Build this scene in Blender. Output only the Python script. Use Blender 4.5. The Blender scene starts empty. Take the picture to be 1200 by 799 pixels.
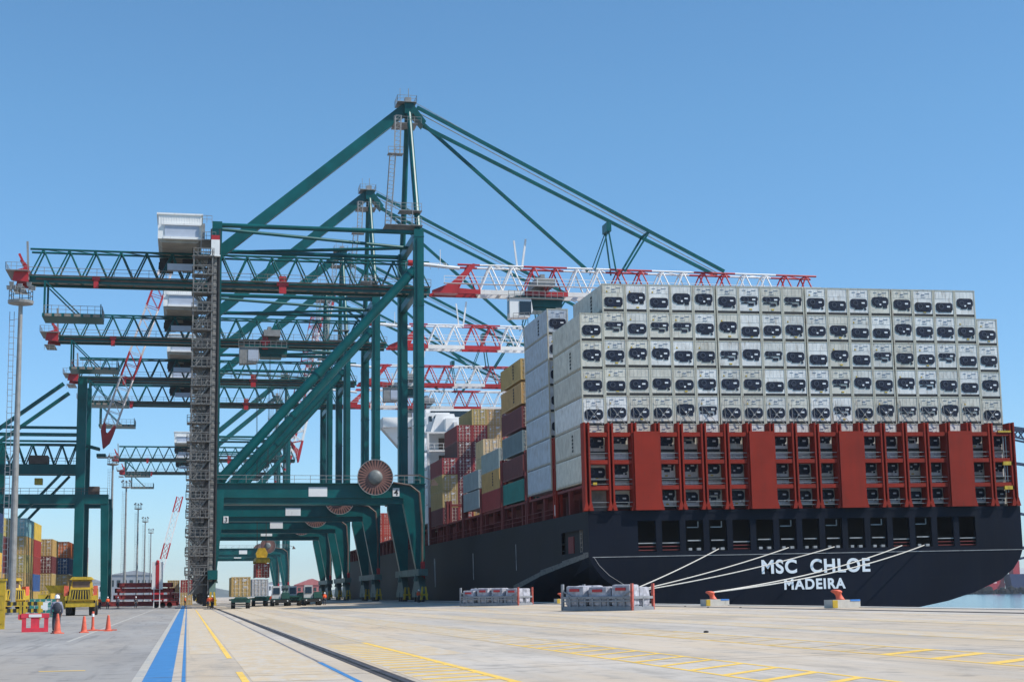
import bpy, math, random
from mathutils import Vector, Matrix
random.seed(7)
R = math.radians
S = bpy.context.scene
COL = S.collection

# ------------------------------------------------------------------ camera, sky, sun, exposure
right = Vector((0.97863164, 0.01614623, 0.20498638)); down = Vector((-0.20533188, 0.12961238, 0.97007188)); fwd = Vector((-0.01090577, -0.99143327, 0.13015811))
Mr = Matrix((right, down, fwd))          # rows of world axes seen by the camera; columns are camera axes in world space
cr = Mr.col[0]; cd = Mr.col[1]; cf = Mr.col[2]
cam = bpy.data.cameras.new('camera'); co = bpy.data.objects.new('camera', cam); COL.objects.link(co)
co.matrix_world = Matrix(((cr.x, -cd.x, -cf.x, 0), (cr.y, -cd.y, -cf.y, 0), (cr.z, -cd.z, -cf.z, 1.6), (0, 0, 0, 1)))
cam.sensor_width = 36; cam.lens = 54; cam.shift_y = 0.0496; cam.clip_start = 0.5; cam.clip_end = 30000
S.camera = co
SUN = Vector((0.62, -0.29, 0.73)).normalized()
w = bpy.data.worlds.new('World'); S.world = w; w.use_nodes = True
nt = w.node_tree; bg = nt.nodes['Background']
sky = nt.nodes.new('ShaderNodeTexSky'); sky.sky_type = 'NISHITA'; sky.sun_disc = False
sky.sun_elevation = math.asin(SUN.z); sky.sun_rotation = math.atan2(SUN.x, SUN.y)
sky.air_density = 1.0; sky.dust_density = 0.0; sky.ozone_density = 6.0; sky.altitude = 0
gc = nt.nodes.new('ShaderNodeTexCoord'); sx_ = nt.nodes.new('ShaderNodeSeparateXYZ'); nt.links.new(gc.outputs['Generated'], sx_.inputs[0])
rp = nt.nodes.new('ShaderNodeValToRGB'); nt.links.new(sx_.outputs[2], rp.inputs[0])
rp.color_ramp.elements[0].position = 0; rp.color_ramp.elements[0].color = (.70,.83,.97,1); rp.color_ramp.elements[1].position = .3; rp.color_ramp.elements[1].color = (.77,1,1.0,1)
tm = nt.nodes.new('ShaderNodeMix'); tm.data_type = 'RGBA'; tm.blend_type = 'MULTIPLY'; tm.inputs[0].default_value = 1
nt.links.new(sky.outputs[0], tm.inputs[6]); nt.links.new(rp.outputs[0], tm.inputs[7])       # clear maritime air: bluer near the horizon
nt.links.new(tm.outputs[2], bg.inputs[0]); bg.inputs[1].default_value = 0.116
sl = bpy.data.lights.new('sun', 'SUN'); sl.energy = 4.0; sl.angle = R(0.5); sl.color = (1, .955, .88)
so = bpy.data.objects.new('sun', sl); COL.objects.link(so); so.rotation_euler = SUN.to_track_quat('Z', 'Y').to_euler(); so.location = (60, -60, 120)
vs = S.view_settings; vs.view_transform = 'Standard'; vs.look = 'None'; vs.gamma = 1; vs.use_curve_mapping = False; vs.exposure = 0.45

# ------------------------------------------------------------------ helpers
class MB:
    def __init__(s): s.v = []; s.f = []
    def add(s, vs, fs):
        b = len(s.v); s.v += [tuple(p) for p in vs]; s.f += [tuple(i + b for i in f) for f in fs]; return s
    def box(s, x0, x1, y0, y1, z0, z1):
        return s.add([(x0,y0,z0),(x1,y0,z0),(x1,y1,z0),(x0,y1,z0),(x0,y0,z1),(x1,y0,z1),(x1,y1,z1),(x0,y1,z1)],
                     [(3,2,1,0),(4,5,6,7),(0,1,5,4),(1,2,6,5),(2,3,7,6),(3,0,4,7)])
    def hexa(s, b, t):
        return s.add(list(b) + list(t), [(3,2,1,0),(4,5,6,7),(0,1,5,4),(1,2,6,5),(2,3,7,6),(3,0,4,7)])
    def beam(s, a, b, wd, h=None, up=(0,0,1)):
        a = Vector(a); b = Vector(b); d = (b - a)
        if d.length < 1e-6: return s
        d.normalize(); u = Vector(up)
        if abs(d.dot(u)) > .98: u = Vector((0,1,0))
        r = d.cross(u).normalized(); u = r.cross(d); h = h or wd
        q = [r*(i*wd/2) + u*(j*h/2) for i, j in ((-1,-1),(1,-1),(1,1),(-1,1))]
        return s.hexa([a + k for k in q], [b + k for k in q])
    def tube(s, a, b, r0, r1=None, n=8, caps=True):
        a = Vector(a); b = Vector(b); d = (b - a).normalized(); r1 = r0 if r1 is None else r1
        u = Vector((0,0,1)) if abs(d.z) < .95 else Vector((0,1,0))
        x = d.cross(u).normalized(); y = x.cross(d)
        vs = []
        for c, r in ((a, r0), (b, r1)):
            vs += [c + (x*math.cos(2*math.pi*i/n) + y*math.sin(2*math.pi*i/n))*r for i in range(n)]
        fs = [(i, (i+1) % n, n + (i+1) % n, n + i) for i in range(n)]
        if caps: fs += [tuple(range(n-1, -1, -1)), tuple(range(n, 2*n))]
        return s.add(vs, fs)
    def path(s, pts, r, n=6):
        for a, b in zip(pts, pts[1:]): s.tube(a, b, r, n=n)
        return s
    def lathe(s, prof, n=20, c=(0,0,0), axis='z', caps=True):
        vs = []; m = len(prof)
        for r, z in prof:
            for i in range(n):
                a = 2*math.pi*i/n; p = (r*math.cos(a), r*math.sin(a), z)
                if axis == 'y': p = (p[0], z, p[1])
                if axis == 'x': p = (z, p[0], p[1])
                vs.append((p[0]+c[0], p[1]+c[1], p[2]+c[2]))
        fs = [(j*n+i, j*n+(i+1) % n, (j+1)*n+(i+1) % n, (j+1)*n+i) for j in range(m-1) for i in range(n)]
        if caps: fs += [tuple(range(n-1, -1, -1)), tuple((m-1)*n+i for i in range(n))]
        return s.add(vs, fs)
    def prism(s, poly, axis, a, b):
        n = len(poly)
        def P(p, t): return {'x': (t, p[0], p[1]), 'y': (p[0], t, p[1]), 'z': (p[0], p[1], t)}[axis]
        vs = [P(p, a) for p in poly] + [P(p, b) for p in poly]
        return s.add(vs, [(i, (i+1) % n, n+(i+1) % n, n+i) for i in range(n)] + [tuple(range(n-1,-1,-1)), tuple(range(n, 2*n))])
    def sphere(s, c, r, n=10, sx=1, sy=1, sz=1):
        m = n//2 + 1
        prof = [(max(1e-3, math.sin(math.pi*j/m)), -math.cos(math.pi*j/m)) for j in range(m+1)]
        b = len(s.v); s.lathe(prof, n)
        s.v[b:] = [(c[0]+p[0]*r*sx, c[1]+p[1]*r*sy, c[2]+p[2]*r*sz) for p in s.v[b:]]
        return s
    def rail(s, pts, h=1.1, step=2.0, r=.035):
        for a, b in zip(pts, pts[1:]):
            a = Vector(a); b = Vector(b); up = Vector((0,0,h))
            s.beam(a+up, b+up, r*2); s.beam(a+up*.5, b+up*.5, r*1.6)
            n = max(1, int((b-a).length/step))
            for i in range(n+1):
                p = a.lerp(b, i/n); s.beam(p, p+up, r*2)
        return s
    def mesh(s, name, m=None):
        me = bpy.data.meshes.new(name); me.from_pydata(s.v, [], s.f); me.update()
        if m: me.materials.append(m)
        return me
    def build(s, name, m, parent=None, loc=None, color=None, smooth=False):
        return link(name, s.mesh(name, m), parent, loc, color, smooth)

def link(name, me, parent=None, loc=None, color=None, smooth=False):
    if me.validate(): pass
    import bmesh
    bm = bmesh.new(); bm.from_mesh(me); bmesh.ops.recalc_face_normals(bm, faces=bm.faces); bm.to_mesh(me); bm.free()
    if smooth:
        for p in me.polygons: p.use_smooth = True
    o = bpy.data.objects.new(name, me); COL.objects.link(o)
    if parent: o.parent = parent
    if loc: o.location = loc
    if color: o.color = (*color, 1)
    return o
def tag(o, label=None, cat=None, group=None, kind=None):
    if label: o['label'] = label
    if cat: o['category'] = cat
    if group: o['group'] = group
    if kind: o['kind'] = kind
    return o
def empty(name, loc=(0,0,0), rot=(0,0,0), label=None, cat=None, group=None):
    o = bpy.data.objects.new(name, None); COL.objects.link(o); o.location = loc; o.rotation_euler = rot; o.empty_display_size = .2
    return tag(o, label, cat, group)
def kids(o): return [c for c in list(o.children)]
KIDS = {}
def copy_tree(o, parent=None):
    c = o.copy(); COL.objects.link(c)
    if parent: c.parent = parent
    for ch in kids(o): copy_tree(ch, c)
    return c
def recolor(o, col):
    o.color = (*col, 1)

# ------------------------------------------------------------------ materials
def pm(name, col, rough=.5, var=.12, scale=.6, rust=0, rustcol=(.16,.07,.03), objcol=False, metal=0, streak=1.0, bump=0, spec=.5):
    m = bpy.data.materials.new(name); m.use_nodes = True; n = m.node_tree.nodes; l = m.node_tree.links
    b = n['Principled BSDF']; b.inputs['Roughness'].default_value = rough; b.inputs['Metallic'].default_value = metal
    b.inputs['Specular IOR Level'].default_value = spec
    tc = n.new('ShaderNodeTexCoord'); oi = n.new('ShaderNodeObjectInfo')
    mp = n.new('ShaderNodeVectorMath'); mp.operation = 'MULTIPLY_ADD'
    l.new(oi.outputs['Random'], mp.inputs[0]); mp.inputs[1].default_value = (91, 57, 33); l.new(tc.outputs['Object'], mp.inputs[2])
    nz = n.new('ShaderNodeTexNoise'); nz.inputs['Scale'].default_value = scale; nz.inputs['Detail'].default_value = 5; l.new(mp.outputs[0], nz.inputs['Vector'])
    mr = n.new('ShaderNodeMapRange'); mr.inputs[1].default_value = .3; mr.inputs[2].default_value = .7; mr.inputs[3].default_value = 1-var; mr.inputs[4].default_value = 1+var
    l.new(nz.outputs[0], mr.inputs[0])
    mul = n.new('ShaderNodeMix'); mul.data_type = 'RGBA'; mul.blend_type = 'MULTIPLY'; mul.inputs[0].default_value = 1
    if objcol: l.new(oi.outputs['Color'], mul.inputs[6])
    else: mul.inputs[6].default_value = (*col, 1)
    l.new(mr.outputs[0], mul.inputs[7]); out = mul.outputs[2]
    if rust:
        mv = n.new('ShaderNodeMapping'); mv.inputs['Scale'].default_value = (1, 1, .22*streak); l.new(mp.outputs[0], mv.inputs[0])
        n2 = n.new('ShaderNodeTexNoise'); n2.inputs['Scale'].default_value = 3.2; n2.inputs['Detail'].default_value = 8; n2.inputs['Roughness'].default_value = .65
        l.new(mv.outputs[0], n2.inputs['Vector'])
        m2 = n.new('ShaderNodeMapRange'); m2.inputs[1].default_value = .62 - rust*.12; m2.inputs[2].default_value = .78 - rust*.08; m2.inputs[4].default_value = .75
        l.new(n2.outputs[0], m2.inputs[0])
        mx = n.new('ShaderNodeMix'); mx.data_type = 'RGBA'; l.new(m2.outputs[0], mx.inputs[0]); l.new(out, mx.inputs[6]); mx.inputs[7].default_value = (*rustcol, 1)
        out = mx.outputs[2]
    l.new(out, b.inputs['Base Color'])
    if bump:
        bp = n.new('ShaderNodeBump'); bp.inputs['Strength'].default_value = bump; bp.inputs['Distance'].default_value = .02
        l.new(nz.outputs[0], bp.inputs['Height']); l.new(bp.outputs[0], b.inputs['Normal'])
    return m
M = {}
M['teal'] = pm('teal_paint', (.0012,.088,.09), .36, .25, .35, .25, (.03,.05,.045), spec=.28)
M['teal_grey'] = pm('grey_teal_paint', (.07,.12,.11), .6, .25, .5, .3, (.1,.08,.06))  # lighter, greyer teal for the bogies and the water-side sill
M['white'] = pm('white_paint', (.78,.78,.76), .45, .06, .5, .12, (.35,.27,.2))
M['boomwhite'] = pm('boom_white_paint', (.78,.76,.74), .45, .08, .6, .1, (.4,.25,.2))
M['jibwhite'] = pm('weathered_jib_paint', (.62,.56,.55), .5, .15, .6, .2, (.45,.2,.2))
M['boomred'] = pm('boom_red_paint', (.42,.018,.024), .45, .15, .6, .1, (.3,.1,.09))
M['galv'] = pm('galvanised_steel', (.27,.265,.255), .55, .2, 1.2, .25, (.2,.15,.11), metal=.3)
M['dark'] = pm('dark_steel', (.035,.033,.034), .6, .3, 1.0)
M['walk'] = pm('walkway_grating', (.22,.19,.16), .8, .3, 1.5)
M['brown'] = pm('brown_steel', (.11,.075,.06), .7, .3, 1.0)
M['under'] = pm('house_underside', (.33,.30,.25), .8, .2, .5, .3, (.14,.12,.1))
M['panelblue'] = pm('pale_blue_panel', (.42,.47,.56), .5, .05, 1)
M['glass'] = pm('dark_glass', (.015,.025,.035), .08, .1, 1)
M['copper'] = pm('copper_cable', (.20,.095,.075), .55, .25, 2)
M['stair'] = pm('stair_steel', (.17,.165,.155), .6, .3, 1.2, .3, (.1,.07,.05))
M['hubgrey'] = pm('reel_hub_grey', (.15,.16,.155), .5, .2, 2)
M['rubber'] = pm('black_rubber', (.014,.014,.014), .8, .2, 2)
M['yellow'] = pm('yellow_paint', (.50,.33,.02), .5, .25, 1.6, .7, (.13,.085,.03))
M['orange'] = pm('orange_plastic', (.66,.115,.06), .6, .2, 4, .4, (.3,.13,.09))
M['hull'] = pm('navy_hull_paint', (.0045,.007,.0155), .55, .3, .12, .15, (.014,.013,.013), spec=.12)
M['hulldark'] = pm('mooring_deck_interior', (.012,.011,.011), .8, .2, .5)
M['shipred'] = pm('red_oxide_paint', (.26,.021,.010), .7, .15, .35, .15, (.13,.03,.02), spec=.2)
M['shipredin'] = pm('dark_red_deck_paint', (.16,.02,.018), .7, .2, .4)
M['shipwhite'] = pm('ship_white_paint', (.8,.8,.8), .5, .05, .3)
M['lettering'] = pm('white_lettering', (.8,.82,.84), .5, .08, 2)
M['rope'] = pm('pale_rope', (.5,.47,.42), .9, .15, 5)
M['reefer'] = pm('reefer_white_paint', (1,1,1), .5, .14, 1.3, .75, (.27,.21,.15), objcol=True)
M['frame'] = pm('reefer_frame_paint', (.46,.44,.36), .6, .12, 1.2, .8, (.22,.13,.08))
M['unit'] = pm('cooling_unit_dark', (.010,.015,.032), .5, .7, 3.5, .3, (.06,.065,.08), spec=.25)
M['marking'] = pm('printed_marking', (.10,.14,.24), .6, .2, 4)
M['fan'] = pm('fan_steel', (.03,.038,.062), .5, .3, 3)
M['plate'] = pm('white_label_plate', (.7,.72,.74), .5, .1, 3)
M['box'] = pm('container_paint', (1,1,1), .55, .12, .8, .2, (.17,.1,.06), objcol=True)
M['bars'] = pm('lock_bar_steel', (.52,.46,.38), .5, .2, 2, .2)
M['concrete_block'] = pm('pale_concrete_block', (.5,.47,.42), .9, .12, 2, .15, (.3,.26,.2))
M['blackpaint'] = pm('black_paint', (.015,.015,.015), .6, .1, 2)
M['bluecol'] = pm('blue_paint', (.05,.2,.55), .5, .1, 2)
M['postred'] = pm('worn_red_post', (.42,.085,.06), .7, .3, 5, .8, (.35,.33,.33))
M['cabgrey'] = pm('dusty_shaded_cab_paint', (.42,.43,.43), .5, .15, 1.5, .4, (.2,.18,.15))  # white cabs with dusty blotches, greyed to paint in the cranes' shade
M['green'] = pm('shaded_green_paint', (.012,.075,.06), .5, .2, 1.5)  # chassis green, darkened in colour for the shade under the cranes
M['bag'] = pm('woven_white_bag', (.36,.36,.40), .9, .35, 3, .5, (.16,.16,.2))
M['steelgrey'] = pm('grey_painted_steel', (.22,.23,.25), .6, .2, 1.5, .3, (.12,.09,.07))
M['redflat'] = pm('dark_red_trailer_paint', (.28,.03,.025), .6, .2, .8, .2)
M['jacket'] = pm('grey_blue_jacket', (.2,.21,.28), .9, .1, 5)
M['trousers'] = pm('dark_trousers', (.035,.04,.055), .9, .1, 5)
M['skin'] = pm('skin_tone', (.45,.27,.19), .6, .05, 5)
M['vest'] = pm('orange_work_vest', (.85,.11,.03), .8, .1, 5)
M['helmetw'] = pm('white_helmet', (.8,.8,.8), .4, .03, 5)
M['hull_mark'] = pm('pale_hull_mark', (.30,.30,.30), .7, .3, 1.2)
M['navyship'] = pm('far_navy_paint', (.012,.025,.09), .5, .1, .2)
M['rock'] = pm('breakwater_rock', (.022,.022,.022), .95, .5, .15, spec=.1)
M['shed'] = pm('grey_shed_cladding', (.30,.32,.35), .7, .1, .1)
M['roofred'] = pm('faded_red_roof', (.42,.14,.14), .8, .1, .2)
M['hill'] = pm('hill_scrub', (.09,.105,.085), .95, .35, .01)
M['lampglass'] = pm('lamp_glass', (.7,.7,.68), .2, .05, 3)
M['darkblue'] = pm('dark_blue_crane_paint', (.02,.035,.08), .5, .2, .5)

def seams(m, w, h, amt, col, vert=True):
    n = m.node_tree.nodes; l = m.node_tree.links; b = n['Principled BSDF']; src = b.inputs['Base Color'].links[0].from_socket
    tc = n.new('ShaderNodeTexCoord'); sp = n.new('ShaderNodeSeparateXYZ'); l.new(tc.outputs['Object'], sp.inputs[0]); ad = n.new('ShaderNodeMath'); l.new(sp.outputs[0], ad.inputs[0]); l.new(sp.outputs[1], ad.inputs[1])
    cb = n.new('ShaderNodeCombineXYZ'); l.new(ad.outputs[0], cb.inputs[0]); l.new(sp.outputs[2], cb.inputs[1])
    br = n.new('ShaderNodeTexBrick'); br.inputs['Scale'].default_value = 1; br.inputs['Brick Width'].default_value = w; br.inputs['Row Height'].default_value = h; br.inputs['Mortar Size'].default_value = .035; br.inputs['Mortar Smooth'].default_value = .7
    br.inputs['Color1'].default_value = (0,0,0,1); br.inputs['Color2'].default_value = (.25,.25,.25,1); br.inputs['Mortar'].default_value = (1,1,1,1); l.new(cb.outputs[0], br.inputs['Vector'])
    mp = n.new('ShaderNodeMapping'); mp.inputs['Scale'].default_value = (1.4,1.4,.09); l.new(tc.outputs['Object'], mp.inputs[0])
    z = n.new('ShaderNodeTexNoise'); z.inputs['Scale'].default_value = .8; z.inputs['Detail'].default_value = 8; l.new(mp.outputs[0], z.inputs['Vector'])
    r = n.new('ShaderNodeMapRange'); r.inputs[1].default_value = .5; r.inputs[2].default_value = .75; l.new(z.outputs[0], r.inputs[0])
    mxx = n.new('ShaderNodeMath'); mxx.operation = 'MAXIMUM'; l.new(br.outputs['Color'], mxx.inputs[0]); l.new(r.outputs[0], mxx.inputs[1])
    sc = n.new('ShaderNodeMath'); sc.operation = 'MULTIPLY'; sc.inputs[1].default_value = amt; l.new(mxx.outputs[0], sc.inputs[0])
    x = n.new('ShaderNodeMix'); x.data_type = 'RGBA'; l.new(sc.outputs[0], x.inputs[0]); l.new(src, x.inputs[6]); x.inputs[7].default_value = (*col, 1); l.new(x.outputs[2], b.inputs['Base Color'])
seams(M['hull'], 9, 2.4, .5, (.011,.013,.017)); seams(M['shipred'], 3.1, 2.9, .3, (.11,.022,.014)); seams(M['teal'], 6, 3, .22, (.012,.05,.05))
# ------------------------------------------------------------------ ground, water, quay
SLO = .63/34
def gz(x): return 0 if x <= 4 else (min(x, 38)-4)*SLO
def conc(name, base, dark, tan, joints=True):
    m = bpy.data.materials.new(name); m.use_nodes = True; n = m.node_tree.nodes; l = m.node_tree.links
    b = n['Principled BSDF']; b.inputs['Roughness'].default_value = .88; b.inputs['Specular IOR Level'].default_value = .25
    tc = n.new('ShaderNodeTexCoord')
    def noise(sc, det, s3=(1,1,1), r=.6):
        mp = n.new('ShaderNodeMapping'); mp.inputs['Scale'].default_value = s3; l.new(tc.outputs['Object'], mp.inputs[0])
        z = n.new('ShaderNodeTexNoise'); z.inputs['Scale'].default_value = sc; z.inputs['Detail'].default_value = det; z.inputs['Roughness'].default_value = r
        l.new(mp.outputs[0], z.inputs['Vector']); return z.outputs[0]
    def ramp(src, a, bb, lo=0., hi=1.):
        r = n.new('ShaderNodeMapRange'); r.inputs[1].default_value = a; r.inputs[2].default_value = bb; r.inputs[3].default_value = lo; r.inputs[4].default_value = hi
        l.new(src, r.inputs[0]); return r.outputs[0]
    def mix(f, c0, c1):
        x = n.new('ShaderNodeMix'); x.data_type = 'RGBA'; l.new(f, x.inputs[0])
        if isinstance(c0, tuple): x.inputs[6].default_value = (*c0, 1)
        else: l.new(c0, x.inputs[6])
        x.inputs[7].default_value = (*c1, 1); return x.outputs[2]
    c = mix(ramp(noise(.09, 6, (1, .45, 1)), .36, .66), base, dark)
    c = mix(ramp(noise(.5, 7, (1.3, .12, 1)), .5, .75, 0, .6), c, tuple(k*.8 for k in dark))
    c = mix(ramp(noise(.22, 6, (1.0, .10, 1)), .42, .62, 0, .8), c, tan)
    c = mix(ramp(noise(.9, 7, (1.5, .25, 1)), .55, .7, 0, .55), c, tuple(k*.7 for k in dark))
    c = mix(ramp(noise(1.6, 8), .54, .72, 0, .6), c, tuple(k*.55 for k in dark))
    c = mix(ramp(noise(.13, 9, (1.6, .3, 1), .7), .55, .68, 0, .55), c, tuple(k*.6 for k in dark))
    c = mix(ramp(noise(2.2, 3, (1, .03, 1)), .6, .68, 0, .35), c, tuple(k*.5 for k in dark))
    if joints:
        br = n.new('ShaderNodeTexBrick'); br.offset = 0; br.inputs['Scale'].default_value = 1
        br.inputs['Brick Width'].default_value = 5.2; br.inputs['Row Height'].default_value = 7.5; br.inputs['Mortar Size'].default_value = .03; br.inputs['Mortar Smooth'].default_value = .6
        br.inputs['Color1'].default_value = (0,0,0,1); br.inputs['Color2'].default_value = (.22,.22,.22,1); br.inputs['Mortar'].default_value = (1,1,1,1)
        l.new(tc.outputs['Object'], br.inputs['Vector'])
        c = mix(ramp(br.outputs['Color'], 0, 1.6, 0, .62), c, (.12,.11,.1))
    l.new(c, b.inputs['Base Color'])
    bp = n.new('ShaderNodeBump'); bp.inputs['Strength'].default_value = .25; bp.inputs['Distance'].default_value = .02; l.new(noise(9, 4), bp.inputs['Height']); l.new(bp.outputs[0], b.inputs['Normal'])
    return m
M['quay'] = conc('quay_concrete', (.575,.515,.445), (.41,.375,.33), (.54,.41,.26))
M['yard'] = conc('yard_asphalt', (.36,.345,.325), (.25,.242,.235), (.36,.32,.275))
def sheet(name, pts, m, label=None, cat=None, kind='structure', group=None):
    o = MB().add(pts, [tuple(range(len(pts)))]).build(name, m); tag(o, label, cat, group, kind); return o
sheet('yard_ground', [(-3000,-60,0),(-.9,-60,0),(-.9,9000,0),(-3000,9000,0)], M['yard'])
g = MB(); g.add([(-.9,-60,0),(4,-60,0),(4,820,0),(-.9,820,0)], [(0,1,2,3)]); g.add([(4,-60,0),(38,-60,.63),(38,820,.63),(4,820,0)], [(0,1,2,3)])
g.add([(38,-60,.63),(38,-60,-9),(38,820,-9),(38,820,.63)], [(0,1,2,3)])
g.add([(-.9,820,0),(4,820,0),(38,820,.63),(200,820,.63),(200,9000,.63),(-.9,9000,0)], [(0,1,2,3,4,5)]); g.add([(38,820,.63),(38,820,-9),(200,820,-9),(200,820,.63)], [(0,1,2,3)])
tag(g.build('quay_deck', M['quay']), kind='structure')
cop = MB().box(37.3,38.15,-60,820,.5,.66); tag(cop.build('quay_kerb', pm('kerb_concrete', (.62,.59,.53), .9, .1, .8)), kind='structure')
wm = bpy.data.materials.new('harbour_water'); wm.use_nodes = True; n = wm.node_tree.nodes; l = wm.node_tree.links; b = n['Principled BSDF']
b.inputs['Base Color'].default_value = (.02,.09,.13,1); b.inputs['Roughness'].default_value = .12
tc = n.new('ShaderNodeTexCoord'); nz = n.new('ShaderNodeTexNoise'); nz.inputs['Scale'].default_value = .5; nz.inputs['Detail'].default_value = 5; l.new(tc.outputs['Object'], nz.inputs['Vector'])
bp = n.new('ShaderNodeBump'); bp.inputs['Strength'].default_value = .35; bp.inputs['Distance'].default_value = .25; l.new(nz.outputs[0], bp.inputs['Height']); l.new(bp.outputs[0], b.inputs['Normal'])
sheet('water', [(30,-200,-3.5),(6000,-200,-3.5),(6000,9000,-3.5),(30,9000,-3.5)], wm)
sh = MB().add([(300,1370,-6),(320,1390,1.5),(4000,1390,1.5),(4000,1370,-6),(320,9000,1.5),(4000,9000,1.5)], [(0,3,2,1),(1,2,5,4)]); tag(sh.build('far_shore', M['rock']), kind='structure')
random.seed(3); hm = MB(); pts = []
for i in range(140):
    x = -2600 + i*55; h = 40 + 34*math.sin(i*.21) + 20*math.sin(i*.53+1) + random.uniform(-5, 5)
    pts.append((x, max(14, h)))
for i, (x, h) in enumerate(pts): hm.v += [(x, 5200, -5), (x, 5450 + 40*math.sin(i), h*.8), (x, 5900, h)]
for i in range(139):
    for k in range(2): hm.f.append((i*3+k, (i+1)*3+k, (i+1)*3+k+1, i*3+k+1))
tag(hm.build('hills', M['hill'], smooth=True), kind='structure')

# painted markings (each 4 mm above the deck)
def strip(mb, x0, x1, y0, y1, dz=.004, sk=0):
    a = [(x0, y0), (x1, y0+sk), (x1, y1+sk), (x0, y1)]
    mb.add([(x, y, gz(x)+dz) for x, y in a], [(0,1,2,3)])
def paint(name, col, wear, wearcol):
    m = pm(name, col, .7, .1, 1.5); n = m.node_tree.nodes; l = m.node_tree.links; b = n['Principled BSDF']
    src = b.inputs['Base Color'].links[0].from_socket; tc = n.new('ShaderNodeTexCoord')
    mp = n.new('ShaderNodeMapping'); mp.inputs['Scale'].default_value = (1,.35,1); l.new(tc.outputs['Object'], mp.inputs[0])
    z = n.new('ShaderNodeTexNoise'); z.inputs['Scale'].default_value = 2.5; z.inputs['Detail'].default_value = 8; z.inputs['Roughness'].default_value = .7; l.new(mp.outputs[0], z.inputs['Vector'])
    r = n.new('ShaderNodeMapRange'); r.inputs[1].default_value = .68-wear; r.inputs[2].default_value = .8-wear; r.inputs[4].default_value = .85; l.new(z.outputs[0], r.inputs[0])
    x = n.new('ShaderNodeMix'); x.data_type = 'RGBA'; l.new(r.outputs[0], x.inputs[0]); l.new(src, x.inputs[6]); x.inputs[7].default_value = (*wearcol, 1); l.new(x.outputs[2], b.inputs['Base Color'])
    return m
yel = paint('yellow_road_paint', (.80,.52,.10), .01, (.5,.44,.32)); tanp = paint('faded_yellow_paint', (.56,.42,.22), .22, (.46,.42,.37)); blu = paint('blue_road_paint', (.045,.19,.42), .08, (.2,.3,.45)); crm = paint('cream_road_paint', (.46,.425,.365), .22, (.36,.35,.33)); gry = paint('worn_grey_line', (.17,.16,.17), .15, (.4,.37,.33))
wornt = paint('worn_lane_tint', (.55,.435,.29), .21, (.54,.485,.415))
def mark(name, mb, m): tag(mb.build(name, m), kind='structure')
a = MB(); strip(a, -.82, -.26, 20, 300); strip(a, -.075, .0, 20, 300); mark('blue_lane_marking', a, blu)
a = MB(); strip(a, 3.12, 3.24, 20, 38); mark('blue_track_marking', a, blu)
a = MB(); strip(a, 3.14, 3.22, 38, 226); mark('grey_track_marking', a, gry)
a = MB(); strip(a, -1.02, -.83, 20, 300); strip(a, -4.4, -4.25, 60, 260); mark('cream_lane_marking', a, crm)
a = MB(); strip(a, 1.05, 1.19, 41.5, 200); strip(a, 1.05, 1.19, 20, 34); strip(a, -3.2, -2.2, 36, 36.25)
strip(a, 5.72, 5.9, 20, 52)
for k in range(24): strip(a, 4.4, 5.72, 22+1.2*k, 22.32+1.2*k, .0065, .4)
strip(a, 11.12, 11.24, 18, 46); strip(a, 9.42, 9.54, 18, 46)
for k in range(14): strip(a, 9.54, 11.12, 19+1.9*k, 19.35+1.9*k, .005, 1.6)
strip(a, 16.6, 16.72, 20, 52); strip(a, 14.75, 14.87, 20, 52)
for k in range(5): strip(a, 14.87, 16.6, 22+2.3*k, 22.5+2.3*k, .005, 1.3)
mark('yellow_lane_marking', a, yel)
a = MB(); strip(a, 5.70, 5.86, 52, 226); strip(a, 9.4, 9.55, 46, 226); strip(a, 11.1, 11.3, 46, 226); strip(a, 14.7, 14.9, 52, 226); strip(a, 16.5, 16.7, 52, 226); strip(a, 20.2, 20.5, 25, 226); strip(a, 21.8, 22, 25, 226); strip(a, 26, 26.4, 25, 226)
for k in range(50): strip(a, 4.4, 5.70, 50.8+1.2*k, 51.05+1.2*k, .0065, .4)
for k in range(26): strip(a, 9.55, 11.1, 46+1.9*k, 46.35+1.9*k, .005, 1.6)
for k in range(26): strip(a, 14.9, 16.5, 33.5+2.3*k, 33.9+2.3*k, .005, 1.3)
mark('faded_lane_marking', a, tanp)
a = MB()
for xa, xb, ya in ((.1,1.0,45),(1.25,3.05,30),(5.95,7.2,40),(4.3,5.68,24),(9.56,11.08,46),(14.9,16.48,45),(20.5,21.8,25),(26.4,27.6,25),(31,32,25)): strip(a, xa, xb, ya, 226, .003)
mark('worn_lane', a, wornt)
a = MB()
for yy in (32.2, 52, 72, 96, 120, 150): strip(a, -.9, 37.2, yy, yy+.07, .0025)
for yy in (46.5, 66, 90, 130): strip(a, -14, -1.0, yy, yy+.07, .0025)
mark('expansion_joint', a, gry)
for nm, X in (('crane_rail_land', 3.97), ('crane_rail_water', 34.1)):
    a = MB(); z = gz(X); strip(a, X-.2, X+.2, 15, 810, .004); tag(a.build('rail_slot', pm('rail_slot_dark', (.05,.045,.045), .8, .3, 1)), kind='structure')
    a = MB().box(X-.045, X+.045, 15, 810, z+.006, z+.03); tag(a.build('crane_rail', pm('rail_steel', (.12,.1,.1), .45, .3, .7, metal=.6)), kind='structure')

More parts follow.
